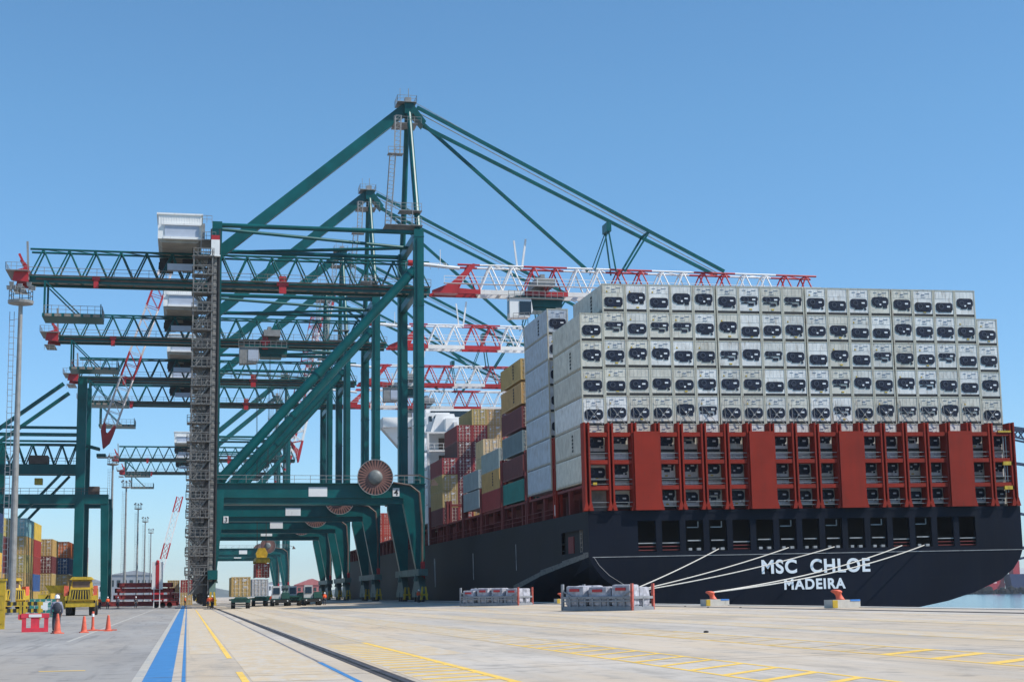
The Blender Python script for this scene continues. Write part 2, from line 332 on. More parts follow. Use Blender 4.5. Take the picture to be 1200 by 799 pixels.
# ------------------------------------------------------------------ ship-to-shore cranes
CX0 = 3.97          # world X of the landside rail; crane-local x=0
def truss(mb_get, x0, x1, yc, z0, z1, n, bw=.65, bh=.9, tw=1.2, bwid=1.7, first=True):
    """lattice girder from x0 to x1, n panels; mb_get(key) gives the MB for chords/diagonals"""
    c = mb_get('chord'); d = mb_get('diag'); st = (x1-x0)/n
    for s in (-1, 1):
        c.box(x0, x1, yc+s*bwid-bw/2, yc+s*bwid+bw/2, z0, z0+bh)
        c.tube((x0, yc+s*tw, z1), (x1, yc+s*tw, z1), .17, n=6)
        for i in range(n):
            a = x0+i*st
            d.tube((a, yc+s*bwid, z0+bh), (a+st/2, yc+s*tw, z1), .13, n=6); d.tube((a+st/2, yc+s*tw, z1), (a+st, yc+s*bwid, z0+bh), .13, n=6)
    for i in range(n):
        a = x0+i*st
        d.beam((a+st/2, yc-tw, z1), (a+st/2, yc+tw, z1), .18); d.beam((a+st/2, yc-tw, z1), (min(a+1.5*st, x1), yc+tw, z1), .12)
        d.beam((a, yc-bwid, z0+.4), (a, yc+bwid, z0+.4), .35)

def stair_mesh(w=2.9, dpt=2.6, h=52, fl=2.9):
    t = MB(); hd = MB()
    for x in (0, w):
        for y in (0, dpt): t.beam((x, y, 0), (x, y, h), .2)
    k = 0; z = 0
    while z + fl <= h:
        y = .5 if k % 2 == 0 else dpt-.5; ex = .6 if z < 24 else .2
        a, b = ((.3, y, z), (w-.3, y, z+fl)) if k % 2 == 0 else ((w-.3, y, z), (.3, y, z+fl))
        t.beam(a, b, .8, .2); up = Vector((0,0,1))
        for dy in (-.4, .4): hd.beam(Vector(a)+up+Vector((0,dy,0)), Vector(b)+up+Vector((0,dy,0)), .08); hd.beam(Vector(a)+up*.5+Vector((0,dy,0)), Vector(b)+up*.5+Vector((0,dy,0)), .06)
        t.box(-ex, w+.2, -.3, dpt+.1, z+fl-.08, z+fl+.06)
        hd.rail([(-ex, -.3, z+fl), (w+.2, -.3, z+fl)], 1.1, .7, .04); hd.rail([(-ex, -.3, z+fl), (-ex, dpt, z+fl)], 1.1, .9, .04); hd.rail([(-ex, dpt, z+fl), (w, dpt, z+fl)], 1.1, .9, .04)
        t.beam((0, 0, z+fl/2), (w, 0, z+fl/2), .1); t.beam((0, dpt, z), (w, dpt, z+fl), .12); t.beam((w, dpt, z), (0, dpt, z+fl), .12)
        t.beam((0, 0, z), (0, dpt, z+fl), .1); t.beam((w, 0, z), (w, dpt, z+fl), .1)
        if k % 3 == 0: t.box(w*.25, w*.75, dpt-.5, dpt-.1, z+.2, z+fl*.7)
        z += fl; k += 1
    return t, hd

def text_mesh(txt, size, ext=.01, off=0.0, align='CENTER', space=1.0):
    cu = bpy.data.curves.new('lettering', 'FONT'); cu.body = txt; cu.size = size; cu.extrude = ext; cu.offset = off; cu.align_x = align; cu.space_character = space
    o = bpy.data.objects.new('lettering', cu); COL.objects.link(o); bpy.context.view_layer.update()
    me = bpy.data.meshes.new_from_object(o.evaluated_get(bpy.context.evaluated_depsgraph_get())); bpy.data.objects.remove(o); bpy.data.curves.remove(cu)
    return me
def text(name, txt, size, m, parent, loc, rot=(R(90),0,0), ext=.01, off=0.0, sx=1, space=1.0):
    me = text_mesh(txt, size, ext, off, space=space); me.materials.clear(); me.materials.append(m)
    o = bpy.data.objects.new(name, me); COL.objects.link(o); o.parent = parent; o.location = loc; o.rotation_euler = rot; o.scale = (sx,1,1); return o

BZ = 48.9; HINGE = Vector((34, 9, BZ+.7))
def build_crane(Y, label, raised=False, lod=0, trolley=50.0):
    root = empty('ship_to_shore_crane', (CX0, Y, 0), (0,0,0), label, 'crane', 'teal ship to shore cranes along the quay')
    T = M['teal']; XW = 30.1; XL = -.4
    for y in (0, 18):
        m = MB(); m.hexa([(XW-.55,y-.7,5.4),(XW+.72,y-.7,5.4),(XW+.72,y+.7,5.4),(XW-.55,y+.7,5.4)], [(XW-2.5,y-.8,15.2),(XW+.78,y-.8,15.2),(XW+.78,y+.8,15.2),(XW-2.5,y+.8,15.2)])
        m.box(XW-2.5, XW+.78, y-.8, y+.8, 15.2, 18.1); m.box(XW-.75, XW+.75, y-.75, y+.75, 18.1, 57.4); [m.box(XW-.81, XW+.81, y-.81, y+.81, z, z+.14) for z in (18.1, 27, 36, 45.5, 56.2)]; m.box(XW-.3, XW-.1, y-.9, y-.75, 18.2, 56); m.build('leg', T, root)
        m = MB(); m.hexa([(XL-.6,y-.7,4.9),(XL+.6,y-.7,4.9),(XL+.6,y+.7,4.9),(XL-.6,y+.7,4.9)], [(XL-.78,y-.8,14.9),(XL+1.5,y-.8,14.9),(XL+1.5,y+.8,14.9),(XL-.78,y+.8,14.9)])
        m.box(XL-.78, XL+1.5, y-.8, y+.8, 14.9, 18.1); m.box(XL-.72, XL+.72, y-.75, y+.75, 18.1, 57.4); [m.box(XL-.78, XL+.78, y-.81, y+.81, z, z+.14) for z in (18.1, 27, 36, 45.5, 56.2)]; m.build('leg', T, root)
        m = MB(); m.box(XL+1.5, XW-2.5, y-.8, y+.8, 16.0, 18.1)
        if y == 0: m.box(XL+1.5, XW-2.5, y-.5, y+.55, 15.15, 16.0)
        for xx in (5.5, 11.8, 18.2, 23.5): m.box(xx, xx+.12, y-.83, y-.8, 16.0, 18.1)
        m.box(XL-.9, XW+.9, y-1.15, y+1.1, 18.1, 18.2)
        pb = m.build('portal_beam', T, root)
        r = MB(); r.rail([(XL, y-1.1, 18.2), (XW, y-1.1, 18.2)], 1.1, 2.2); r.build('handrail', M['galv'], pb)
        m = MB(); m.tube((XL, y, 57.0), (XW, y, 57.0), .36, n=12); m.build('tie_beam', T, root, smooth=False)
        m = MB()
        if y == 0: m.tube((XL+.6, y, 18.3), (XW-.6, y, 51.2), .72, n=18)
        for k in ((.0, .5, 1) if y == 0 else ()): 
            c = Vector((XL+.6, y, 18.3)).lerp(Vector((XW-.6, y, 51.2)), k*.96+.02); d = Vector((XW-XL, 0, 32.9)).normalized(); m.tube(c-d*.25, c+d*.25, .82, n=18)
        if y == 0: m.build('diagonal_strut', T, root, smooth=False)
        m = MB(); m.tube((XW, y, 57.4), (XW-.3, 9+(y-9)*.07, 79.6), .48, .42, n=12); m.build('apex_leg', T, root)
    for xx, zz in ((XW, .5), (XL, 0)):
        m = MB(); m.box(xx-.7, xx+.7, -4, 22, 4.1+zz*.6, 5.4); m.build('sill_beam', M['teal_grey'] if xx > 5 else T, root)
        for y in (0, 18):
            bgm = MB(); bgm.prism([(y-4.5, 1.5+zz), (y+4.5, 1.5+zz), (y+1.2, 4.1+zz*.6), (y-1.2, 4.1+zz*.6)], 'x', xx-.45, xx+.45)
            bgm.prism([(xx-1.0,3.6),(xx+.8,3.6),(xx+.5,5.2),(xx-.6,5.2)], 'y', y-1.2, y-.72)
            for k in (-1, 1): bgm.box(xx-.5, xx+.5, y+k*2.4-2, y+k*2.4+2, .75+zz, 1.5+zz)
            bo = bgm.build('bogie', M['teal_grey'], root)
            y2 = MB(); y2.prism([(xx-.6,.35+zz),(xx-.25,.35+zz),(xx-.1,2.3+zz),(xx-.35,2.3+zz)], 'y', y-4.75, y-4.55); y2.prism([(xx+.3,.35+zz),(xx+.6,.35+zz),(xx+.35,2.3+zz),(xx+.1,2.3+zz)], 'y', y-4.75, y-4.55); y2.box(xx-.6,xx+.6,y-4.7,y-4.58,1.0+zz,1.25+zz); y2.build('guard', M['yellow'], bo)
            for k in range(4):
                wy = y-3.6+2.4*k; wh = MB().lathe([(.05,-.2),(.36,-.2),(.36,.2),(.05,.2)], 14, (xx, wy, .40+zz), 'x'); wh.build('wheel', M['dark'], bo)
        for z in (56.9, BZ-.75):
            m = MB(); m.beam((xx, .7, z), (xx, 17.3, z), .9, 1.2); m.build('cross_beam', T, root)
    m = MB(); m.tube((XL, .8, 56.6), (XW, 9, 56.6), .26, n=10); m.tube((XL, 17.2, 56.6), (XW, 9, 56.6), .26, n=10); m.build('brace', T, root)
    m = MB(); m.beam((XL-.1, 9, 54.2), (XW-.6, 9, 79.6), 1.3, 1.7); m.build('backstay', T, root)
    m = MB(); m.beam((XL, .7, 54.6), (XL, 17.3, 54.6), 1., 1.); m.build('cross_beam', T, root)
    # apex
    m = MB(); m.box(XW-1.0, XW+.5, 7.6, 10.4, 78.4, 80.2); m.prism([(XW+.2, 78.6), (XW+2.0, 76.6), (XW+2.5, 77.3), (XW+.5, 79.9)], 'y', 7.7, 10.3); ap = m.build('apex_head', T, root)
    m = MB(); m.box(XW-2.2, XW+.9, 7.2, 10.8, 80.2, 80.28); m.rail([(XW-2.2,7.2,80.28),(XW+.9,7.2,80.28),(XW+.9,10.8,80.28),(XW-2.2,10.8,80.28),(XW-2.2,7.2,80.28)], 1, .9, .025); m.box(XW-2.8, XW+1, 7, 11, 76.6, 76.68); m.rail([(XW-2.8,7,76.68),(XW+1.6,7,76.68)], 1, .9, .025)
    m.box(XW-.8, XW+.2, 8.5, 9.5, 80.28, 81.4); m.beam((XW-.2,9,81.4),(XW-.2,9,83),.1); m.beam((XW-1.8,7.3,80.2),(XW-1.8,7.3,82.4),.07); m.build('apex_platform', M['galv'], root)
    m = MB()
    for a, b in (((XW-2.2, 6, 77.5), (XW-2.5, 5.4, 71)), ((XW-3.2, 5.2, 71), (XW-4.4, 2.4, 58))):
        a = Vector(a); b = Vector(b); e = Vector((-.45, 0, 0))
        for q in (e, -e):
            for yy in (0, .8): m.beam(a+q+Vector((0,yy,0)), b+q+Vector((0,yy,0)), .09)
        nn = int((b-a).length/.7)
        for i in range(nn):
            p = a.lerp(b, i/nn); p2 = a.lerp(b, (i+1)/nn); m.beam(p-e, p+e, .06); m.beam(p-e, p2+e, .05)
    m.box(XW-4, XW-1.6, 5, 6.5, 70.9, 71); m.rail([(XW-4,5,71),(XW-1.6,5,71)], 1, .8); m.box(XW-5.2, XW+.6, -.9, 3, 57.9, 58); m.rail([(XW-5.2,-.9,58),(XW+.4,-.9,58)], 1.1, .8); m.rail([(XW-5.2,-.9,60.3),(XW+.4,-.9,60.3)], 1.1, .8)
    m.beam((XW-1, -.9, 58), (XW-1, -.9, 61.4), .1); m.box(XW-3, XW+.5, -.9, 1.6, 60.2, 60.3)
    m.build('ladder', M['galv'], root)
    # girder
    mbs = {'chord': MB(), 'diag': MB()}; truss(lambda k: mbs[k], -28, 33, 9, BZ, 54.1, 16)
    gir = mbs['chord'].build('girder', T, root); mbs['diag'].build('lattice', T, gir)
    m = MB(); m.box(-28.3, 33, 6.0, 6.9, BZ+.9, BZ+.95); m.box(-28, 33, 9.5, 10.4, BZ+.3, BZ+.36); m.rail([(-28.3,6.05,BZ+.95),(33,6.05,BZ+.95)], 1.1, 2.5); m.build('walkway', M['walk'], gir)
    m = MB()
    m.box(-27, 32.5, 6.88, 6.965, BZ+.3, BZ+.6)
    m.build('cable_tray', M['brown'], gir)
    for xx, ww in ((9.8, 1.1), (-18.2, .7)):
        m = MB(); m.box(xx-ww/2, xx+ww/2, 6.3, 6.9, BZ-.8, BZ+(1.9 if xx > 0 else .5)); m.box(xx-ww*.8, xx+ww*.8, 6.2, 6.93, BZ+.4, BZ+1.0); m.build('buffer_box', M['boomred'], root)
    m = MB()
    for ya in (6.0, 10.9): m.prism([(-30.3, 48.9), (-28, 48.7), (-28, 51), (-29.0, 52.2), (-29.3, 51.9), (-28.7, 50.8), (-30, 50.4)], 'y', ya, ya+.9)
    m.box(-29.5,-28.3,6.9,10.9,49.2,50.2); m.beam((-28.6,6,51.2),(-29.4,6,52.9),.35); eb = m.build('girder_end', M['boomred'], root)
    m = MB(); m.box(-31.2, -28, 5, 13, 50.2, 50.3); m.rail([(-31.2,5,50.3),(-28,5,50.3)], 1.1, .8, .03); m.rail([(-31.2,5,50.3),(-31.2,13,50.3)], 1.1, 1.3, .03); m.box(-30.4,-28.6,6,12,47.9,48.0); m.rail([(-30.4,6,47),(-28.6,6,47)], 1, .6, .03); m.beam((-28,6.3,49),(-28.3,6.3,54.9),.3); m.build('platform', M['galv'], eb)
    m = MB()
    for y in (6.3, 11.7): m.beam((-25.6,y,44),(-25.6,y,49),.3); m.beam((-25.4,y,48.8),(-20.5,y,44),.2); m.beam((-17.4,y,44),(-17.4,y,45.6),.15)
    m.box(-25.9,-17.2,6,12,43.5,44); hp = m.build('hanging_platform', T, root)
    m = MB(); m.rail([(-25.6,6,44),(-17.2,6,44)],1.2,1); m.rail([(-17.2,6,44),(-17.2,12,44)],1.2,1.5); m.build('handrail', M['galv'], hp)
    m = MB()
    for k in range(6): m.box(-25.5+1.4*k,-24.5+1.4*k,5.93,6.0,43.55,43.95)
    m.build('grating', M['walk'], hp)
    # machinery house
    m = MB(); m.box(-9.1, -2.7, .8, 16, 54.8, 58.5); m.box(-9.3, -2.5, .6, 16.2, 58.5, 58.75)
    for k in range(17): m.box(-9.0+.38*k, -8.85+.38*k, .75, .8, 57.0, 58.5)
    mh = m.build('machinery_house', M['white'], root)
    m = MB(); m.box(-8.1, -3.1, .68, .76, 55.1, 56.9); m.build('wall_panel', M['panelblue'], mh)
    m = MB(); m.box(-8.3, -2.7, .45, .95, 56.9, 57.2); m.box(-8.3, -2.5, .35, 1, 54.75, 55.1); m.build('sill', M['white'], mh)
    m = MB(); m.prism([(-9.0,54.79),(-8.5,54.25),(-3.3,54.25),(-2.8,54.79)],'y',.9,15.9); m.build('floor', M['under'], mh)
    m = MB(); m.box(-9.2,-2.0,15.2,15.9,53.5,54.29); m.box(-9.0, -6.9, 12, 14, 52.2, 54.2); m.box(-5.5, -3.6, 12, 14, 52.4, 54.2); m.box(-9.2,-1.5,14,14.5,52.9,53.4); m.box(-2.6,-1.2,9,12,53.2,54.3); m.build('house_frame', M['dark'], mh)
    m = MB(); m.box(-7.7, -3.8, 5.2, 6, 51.0, 52.0); m.build('electric_cabinet', M['panelblue'], mh)
    m = MB(); m.box(-2.7, -.6, -1.2, 5, 54.4, 54.5); m.rail([(-2.7,-1.2,54.5),(-.6,-1.2,54.5)],1.1,.6); m.rail([(-2.7,-1.2,57),(-1.2,-1.2,57)],1.1,.6); m.box(-2.6,-2.2,.2,.9,54.5,57.2); m.box(-2.7,-.6,-1.2,5,52.0,52.1); m.rail([(-2.7,-1.2,52.1),(-.6,-1.2,52.1)],1.1,.6); m.build('access_platform', M['galv'], root)
    # stair tower and lift
    if lod == 0: t, hd = stair_mesh(2.7, 2.6, 50.5, 2.75)
    else: t, hd = stair_mesh(2.7, 2.6, 50.5, 3.7)
    st = t.build('stair_tower', M['stair'], root, (-3.75, -3.2, 2.0)); hd.build('stair_handrail', M['stair'], st)
    m = MB(); m.box(2.0, 2.5, 1.2, 1.9, -1.7, 50); m.build('cable_riser', M['dark'], st)
    m = MB()
    for x in (-.62, .62): m.beam((x, -1.5, .6), (x, -1.5, 56), .22, .3); m.beam((x*.45, -1.6, .6), (x*.45, -1.6, 54), .1)
    m.box(-.62, .62, -1.3, -1.2, .6, 54)
    ls = m.build('lift_mast', M['dark'], root, (-.65, 0, 0))
    m = MB()
    zg = [(-1.6, 1), ]
    for k in range(50): zg += [(-1.62, 1+1.05*k), (-1.7, 1.05+1.05*k), (-1.7, 1.4+1.05*k), (-1.62, 1.5+1.05*k)]
    m.prism(zg + [(-1.6, 53.6)], 'x', -.24, .24)
    m.build('lift_rack', M['stair'], ls)
    m = MB(); m.box(-.62, .62, -2.4, -1.75, 51.9, 54.2); m.box(-.75, .75, -2.45, -1.7, 51.7, 51.9); lc = m.build('lift_cabin', M['white'], root, (-.65, 0, 0))
    m = MB(); m.box(-.6, .6, -2.3, -1.75, 54.2, 54.9); m.build('lift_motor', M['boomred'], lc)
    # cable reel
    m = MB(); m.lathe([(2.58,-2.35),(2.68,-2.35),(2.68,-2.2),(2.58,-2.2),(2.58,-2.35)], 40, (23.2,0,19), 'y', caps=False); m.tube((23.2,-2.2,19),(23.2,-.6,19),.5); m.beam((23.2,-1.4,18.2),(23.2,-1.4,19),.5); cr_ = m.build('cable_reel', M['galv'], root)
    m = MB(); m.lathe([(2.58,-2.20),(2.58,-2.16)], 40, (23.2,0,19), 'y'); m.build('reel_disc', M['dark'], cr_)
    m = MB()
    for k in range(32):
        a0 = 2*math.pi*k/32; d = Vector((math.cos(a0), 0, math.sin(a0))); c = Vector((23.2, -2.28, 19)); m.beam(c+d*.9, c+d*2.58, .24, .1, (0,1,0))
    m.build('reel_spokes', M['copper'], cr_)
    m = MB(); m.lathe([(1.1,-2.3),(1.05,-2.55),(.6,-2.75),(.2,-2.8)], 20, (23.2,0,19), 'y'); m.build('reel_hub', M['hubgrey'], cr_, smooth=True)
    m = MB(); m.beam((26.1,-2.2,19.3),(30,-2.2,19.4),.12); m.beam((30,-1.2,19.4),(32.5,-1.2,18.4),.12); m.prism([(31.6,17.8),(32.9,17.9),(32.1,19)],'y',-1.3,-1.2); m.path([(26,-1.1,18.3),(28.6,-1.1,17.9),(30,-1,16.8),(30.4,-1,12),(30.4,-1,5)],.17); m.build('cable_guide', M['brown'], root)
    m = MB(); m.box(13.45, 16.2, -.86, -.8, 16.2, 17.6); m.build('sign_panel', M['white'], root)
    m = MB(); m.box(30.2, 30.75, -1.3, -.75, 4.0, 6.5); m.build('marker_post', M['boomred'], root)
    # trolley
    tr = MB(); tr.box(-3.6, 4, 6.8, 11.2, BZ-1.7, BZ-.2); tr.box(-4, 4.2, 6.2, 11.8, BZ-.5, BZ-.15); tr.box(-1, 3, 7.2, 10.8, BZ-2.2, BZ-1.7); tro = tr.build('trolley', T, root, (trolley, 0, 0))
    m = MB(); m.prism([(-5, BZ-3.9), (-1.8, BZ-3.7), (-1.2, BZ-2.6), (-1.5, BZ-.6), (-5, BZ-.6)], 'y', 5.2, 7.2); cab = m.build('operator_cabin', M['galv'] if lod else M['white'], tro)
    m = MB(); m.box(-3.4, -1.5, 5.12, 5.2, BZ-3.3, BZ-1.2); m.build('window', M['panelblue'] if lod else M['glass'], cab)
    m = MB(); m.box(-5.06,-5,5.5,6.9,BZ-3,BZ-1); m.build('window', M['panelblue'] if lod else M['glass'], cab)
    m = MB(); m.rail([(-5.2,5.1,BZ-.6),(3.8,5.1,BZ-.6)],1.1,1); m.box(-5.2,3.8,5,6,BZ-.7,BZ-.6); m.rail([(-4.5,4.9,BZ-4.1),(-1.8,4.9,BZ-3.9)],.9,.8); m.box(-.5,2.6,5.6,12.2,BZ+1.6,BZ+2.8); m.box(.2,.9,5.6,12.2,BZ+2.8,BZ+3.4); m.build('trolley_machinery', M['galv'], tro)
    # boom
    def sect(i):
        mb = MB(); x0 = 7.2*i; x1 = x0+7.2
        if i == 0:
            truss(lambda k: mb, 3.6, x1, 0, -.5, 4.3, 1, bw=.45, bh=.7, tw=1.2, bwid=1.6)
            for s in (-1, 1):
                mb.prism([(-.6,-.5),(6.4,-.5),(6.4,.2),(3.4,.4),(6.6,4.3),(6.0,4.45),(2.4,1.2),(-.6,-.1)], 'y', s*1.6-.2, s*1.6+.2)
            mb.box(0, 3.6, -1.7, 1.7, -.35, -.2)
        else: truss(lambda k: mb, x0, x1, 0, -.5, 4.3, 2, bw=.45, bh=.7, tw=1.2, bwid=1.6)
        return mb
    hng = empty('boom', HINGE); hng.parent = root
    if raised: hng.rotation_euler = (0, R(-78), 0)
    for i in range(9):
        sect(i).build('boom_section', M['boomred'] if i % 2 == 0 else M['boomwhite'], hng)
    m = MB(); m.box(1, 64.5, -3.7, -2.95, .74, .8); m.rail([(1,-3.7,.8),(64.5,-3.7,.8)], 1.1, 3); m.rail([(-5,-3,3),(1.5,-3,3)],1,1.2); m.build('boom_walkway', M['boomwhite'], hng)
    m = MB(); m.tube((-4.2,-3,3.9),(3.6,-3,3.3),.28,n=8); m.beam((.5,-3,3.6),(.5,-3,6.2),.1); m.build('boom_strut', M['boomwhite'], hng)
    for aa, bb, rr in (((13.4,-1,4.3),(12.9,-1,8.6),.25), ((14.6,1,4.3),(15.3,1,9.4),.3)): MB().beam(aa, bb, rr).build('boom_mast', M['boomwhite'], hng)
    m = MB(); m.lathe([(.1,-.35),(.5,-.35),(.5,.35),(.1,.35)], 12, (-4.3,-3,3.9), 'x'); m.build('buffer', M['boomred'], hng)
    if not raised:
        zt = BZ+5.2
        for s in (-1, 1):
            m = MB(); m.beam((XW+1, 9+s*1.1, 79.6 if s < 0 else 77.8), (82.3, 9+s*1.9, zt), .3, .55); m.build('forestay', T, root)
        m = MB(); m.beam((XW+1, 9, 79.2), (82, 9, zt), .12); m.beam((XW+.6, 8.4, 80.6), (70, 8.4, zt+6), .08); m.build('stay_rope', M['galv'], root)
        m = MB(); m.beam((XW+2.2, 9, 77.2), (59.5, 9, zt-.3), .4, .5); m.build('inner_stay', T, root)
        m = MB()
        for s in (-1, 1):
            m.beam((62.8, 9+s*1.0, 60.6), (60.2, 9+s*1.6, zt-.6), .16); m.beam((62.8, 9+s*1, 60.6), (63.8, 9+s*1.6, zt-.6), .22); m.beam((69.3, 9+s*2.2, 60.1), (65.2, 9+s*1.8, zt-.6), .3)
        m.beam((69.3, 6.6, 60.2), (69.3, 11.4, 60.2), .3); m.box(62.4,63.2,7.6,10.4,60.3,61.8); m.build('stay_link', T, root)
    return root

c4 = build_crane(230, 'nearest teal ship to shore crane with a number 4 plate and large cable reel', trolley=50.5)
mm = MB().box(26.0, 27.0, -.88, -.8, 16.25, 17.5); pl = mm.build('number_plate', M['white'], c4)
text('number', '4', 1.3, M['blackpaint'], pl, (26.5, -.9, 16.42), ext=.008, off=.02)
c3 = build_crane(285, 'second teal ship to shore crane, with a number 3 plate, directly behind the nearest crane', lod=1, trolley=10)
mm = MB().box(2.3, 3.2, -.88, -.8, 14.9, 16.1); pl = mm.build('number_plate', M['white'], c3)
text('number', '3', 1.2, M['blackpaint'], pl, (2.75, -.9, 15.05), ext=.008, off=.02)
def shift(o, name, loc):
    for c in o.children:
        if c.name.split('.')[0] == name: c.location.x = loc
proto = build_crane(339, 'third teal ship to shore crane along the quay, with its boom lowered', lod=1, trolley=44)
c1 = copy_tree(proto); c1.location = (CX0, 382, 0); c1['label'] = 'fourth teal ship to shore crane along the quay, farthest of the lowered booms'; shift(c1, 'trolley', 55)
r5 = build_crane(543, 'far teal ship to shore crane with raised boom, nearer one of the two', raised=True, lod=1, trolley=20)
r6 = copy_tree(r5); r6.location = (CX0, 602, 0); r6['label'] = 'farthest teal ship to shore crane on this quay, boom raised'

# left background crane: smaller portal crane with raised boom
lc_ = empty('portal_crane', (-20, 300, 0), (0,0,0), 'teal portal crane at the left behind the container yard, red and white boom raised', 'crane')
T = M['teal']
def leg(x0, x1, y, z0, z1, m=T): MB().box(x0, x1, y-.8, y+.8, z0, z1).build('leg', m, lc_)
for y in (0, 14):
    leg(-.9, .8, y, 0, 43); leg(-16.8, -15.2, y, 0, 32)
    MB().box(-17, 5.2, y-.7, y+.7, 19.2, 21).build('portal_beam', T, lc_)
    m = MB(); m.hexa([(4.2,y-.6,0),(5.4,y-.6,0),(5.4,y+.6,0),(4.2,y+.6,0)], [(3.8,y-.6,19.2),(5.3,y-.6,19.2),(5.3,y+.6,19.2),(3.8,y+.6,19.2)]); m.build('leg', T, lc_)
    MB().beam((-3.5, y, 42), (-18, y, 31), .7, .7).build('diagonal_strut', T, lc_); MB().beam((-3, y, 25.5), (-12, y, 15.5), .5).build('brace', T, lc_)
    MB().beam((-18, y, 33.6), (0, y, 33.6), .5, .5).build('tie_beam', T, lc_); MB().beam((-18, y, 32.4), (0, y, 32.4), .4, .4).build('tie_beam', T, lc_)
mbs = MB(); truss(lambda k: mbs, -19, 0, 7, 25.2, 31, 7, bw=.7, bh=1.9); mbs.build('girder', T, lc_)
m = MB(); m.box(-10,-6.5,5,9,27.2,28.8); m.rail([(-19,4,27.1),(0,4,27.1)],1.1,1.5); m.rail([(-17,-.8,21),(5,-.8,21)],1.1,1.5); m.box(1.5,3.5,-.5,1.5,21,22.5); m.build('trolley', M['brown'], lc_)
m = MB(); m.box(-8.9,-7.5,6,8,23.3,24.5); m.build('spreader', M['yellow'], lc_)
hb = empty('boom', (3.3, 7, 30.4)); hb.parent = lc_; hb.rotation_euler = (0, R(-72), 0)
for i in range(8):
    mb = MB()
    if i == 0: [mb.prism([(0,-.3),(1.5,-1.1),(3.2,-1.2),(4.9,-1.2),(4.9,-.9),(2.6,0),(4.9,.9),(4.9,1.2),(3.2,1.2)], 'y', yy-.15, yy+.15) for yy in (-1.1,1.1)]; mb.beam((3,-1.1,0),(3,1.1,0),.3)
    else:
        for yy in (-1.2, 1.2):
            for zz in (-1.2, 1.2): mb.beam((4.9*i, yy, zz), (4.9*i+4.9, yy, zz), .2)
            for k in range(2):
                a = 4.9*i+2.45*k; mb.beam((a, yy, -1.2), (a+2.45, yy, 1.2), .11); mb.beam((a, yy, -1.2), (a, yy, 1.2), .1); mb.beam((a, -1.2, yy), (a+2.45, 1.2, yy), .1)
    mb.build('boom_section', M['boomred'] if i in (0, 3, 6) else M['jibwhite'], hb)
m = MB(); m.box(2.5,4.2,5,9,28.6,29.2); m.beam((0,6,31),(3,6,30.2),.5); m.beam((0,8,31),(3,8,30.2),.5); m.build('boom_bracket', T, lc_)

# ------------------------------------------------------------------ containers
LST = .012                      # the ship lists slightly towards the quay
SX0 = 39.5
def ship_pt(x, z): return SX0 + x*math.cos(LST) - z*math.sin(LST), x*math.sin(LST) + z*math.cos(LST)
CL, CW, CH = 12.19, 2.438, 2.896
def reefer_body():
    m = MB(); m.box(.03, CW-.03, .03, CL-.02, .25, CH-.03); m.box(.1, CW-.1, .45, CL-.2, .06, .25)
    for k in range(24): m.box(.01, .03, .3+.49*k, .52+.49*k, .3, CH-.25)      # shallow side ribs
    for k in range(5): m.box(.25+.42*k, .28+.42*k, .018, .03, 2.0, 2.75)
    m.box(.2, CW-.2, .012, .03, 1.93, 1.97)
    return m.mesh('body')
def reefer_gap_shade():  # black boxes stand in for the shade in the gap between tiers
    m = MB(); m.box(.15, CW-.15, .05, .2, .0, .27); m.box(.15, CW-.15, .02, .1, CH-.03, CH+.01); return m.mesh('gap_shade')
def reefer_frame():
    m = MB()
    for x in (0, CW-.14):
        m.box(x, x+.14, 0, .15, .16, CH-.14); m.box(x, x+.14, CL-.15, CL, .16, CH-.14)
        for y in (-.01, CL-.17):
            for z in (0, CH-.14): m.box(x-.006, x+.146, y, y+.18, z, z+.16 if z == 0 else CH+.006)
        m.box(x+.01, x+.12, .15, CL-.15, .12, .2)
    m.box(.14, CW-.14, .0, .12, CH-.12, CH-.01)
    return m.mesh('frame')
def rrect(m, cx, cz, wd, h, r, y0, y1, n=5):
    p = []
    for qx, qz, a0 in ((1,1,0),(-1,1,90),(-1,-1,180),(1,-1,270)):
        for i in range(n+1):
            a = R(a0+90*i/n); p.append((cx+qx*(wd/2-r)+r*math.cos(a), cz+qz*(h/2-r)+r*math.sin(a)))
    m.prism(p, 'y', y0, y1)
UZ = (1.25, 1.0, 1.42, 1.4, 1.12)
def unit_mesh(v):
    m = MB(); c = CW/2
    if v == 0: rrect(m, c, 1.27, 1.92, .98, .3, -.03, .05); m.box(c-.45, c+.45, -.02, .05, .6, .84); m.box(c+.62, c+.84, -.02, .05, .56, .74)
    if v == 1: rrect(m, c, 1.02, 1.94, .94, .26, -.03, .05); m.box(c-.72, c+.84, -.02, .05, .46, .6)
    if v == 2: rrect(m, c, 1.55, 1.92, .52, .2, -.03, .05); m.box(c-.88, c-.1, -.02, .05, 1.02, 1.16); m.box(c-.1, c+.5, -.025, .05, .8, 1.1); m.box(c+.66, c+.88, -.02, .05, .95, 1.45)
    if v == 3: rrect(m, c, 1.5, 1.9, 1.0, .36, -.03, .05); m.box(c-.5, c+.2, -.02, .05, .85, 1.1); m.box(c+.35, c+.8, -.02, .05, .8, 1.1)
    if v == 4: rrect(m, c, 1.12, 1.94, 1.06, .38, -.03, .05)
    return m.mesh('cooling_unit')
def plate_mesh(v):
    m = MB(); c = CW/2; z = UZ[v]
    m.box(c+.3, c+.66, -.062, -.03, z-.02, z+.14)
    if v in (3, 4): m.box(c-.1, c+.1, -.062, -.03, z-.3, z-.14)
    return m.mesh('label_plate')
def fan_mesh(v):
    m = MB(); c = CW/2; z = UZ[v]
    m.lathe([(.2,-.055),(.3,-.055),(.3,-.03),(.2,-.03),(.2,-.055)], 16, (c-.38, 0, z+.06), 'y', caps=False)
    return m.mesh('fan_ring')
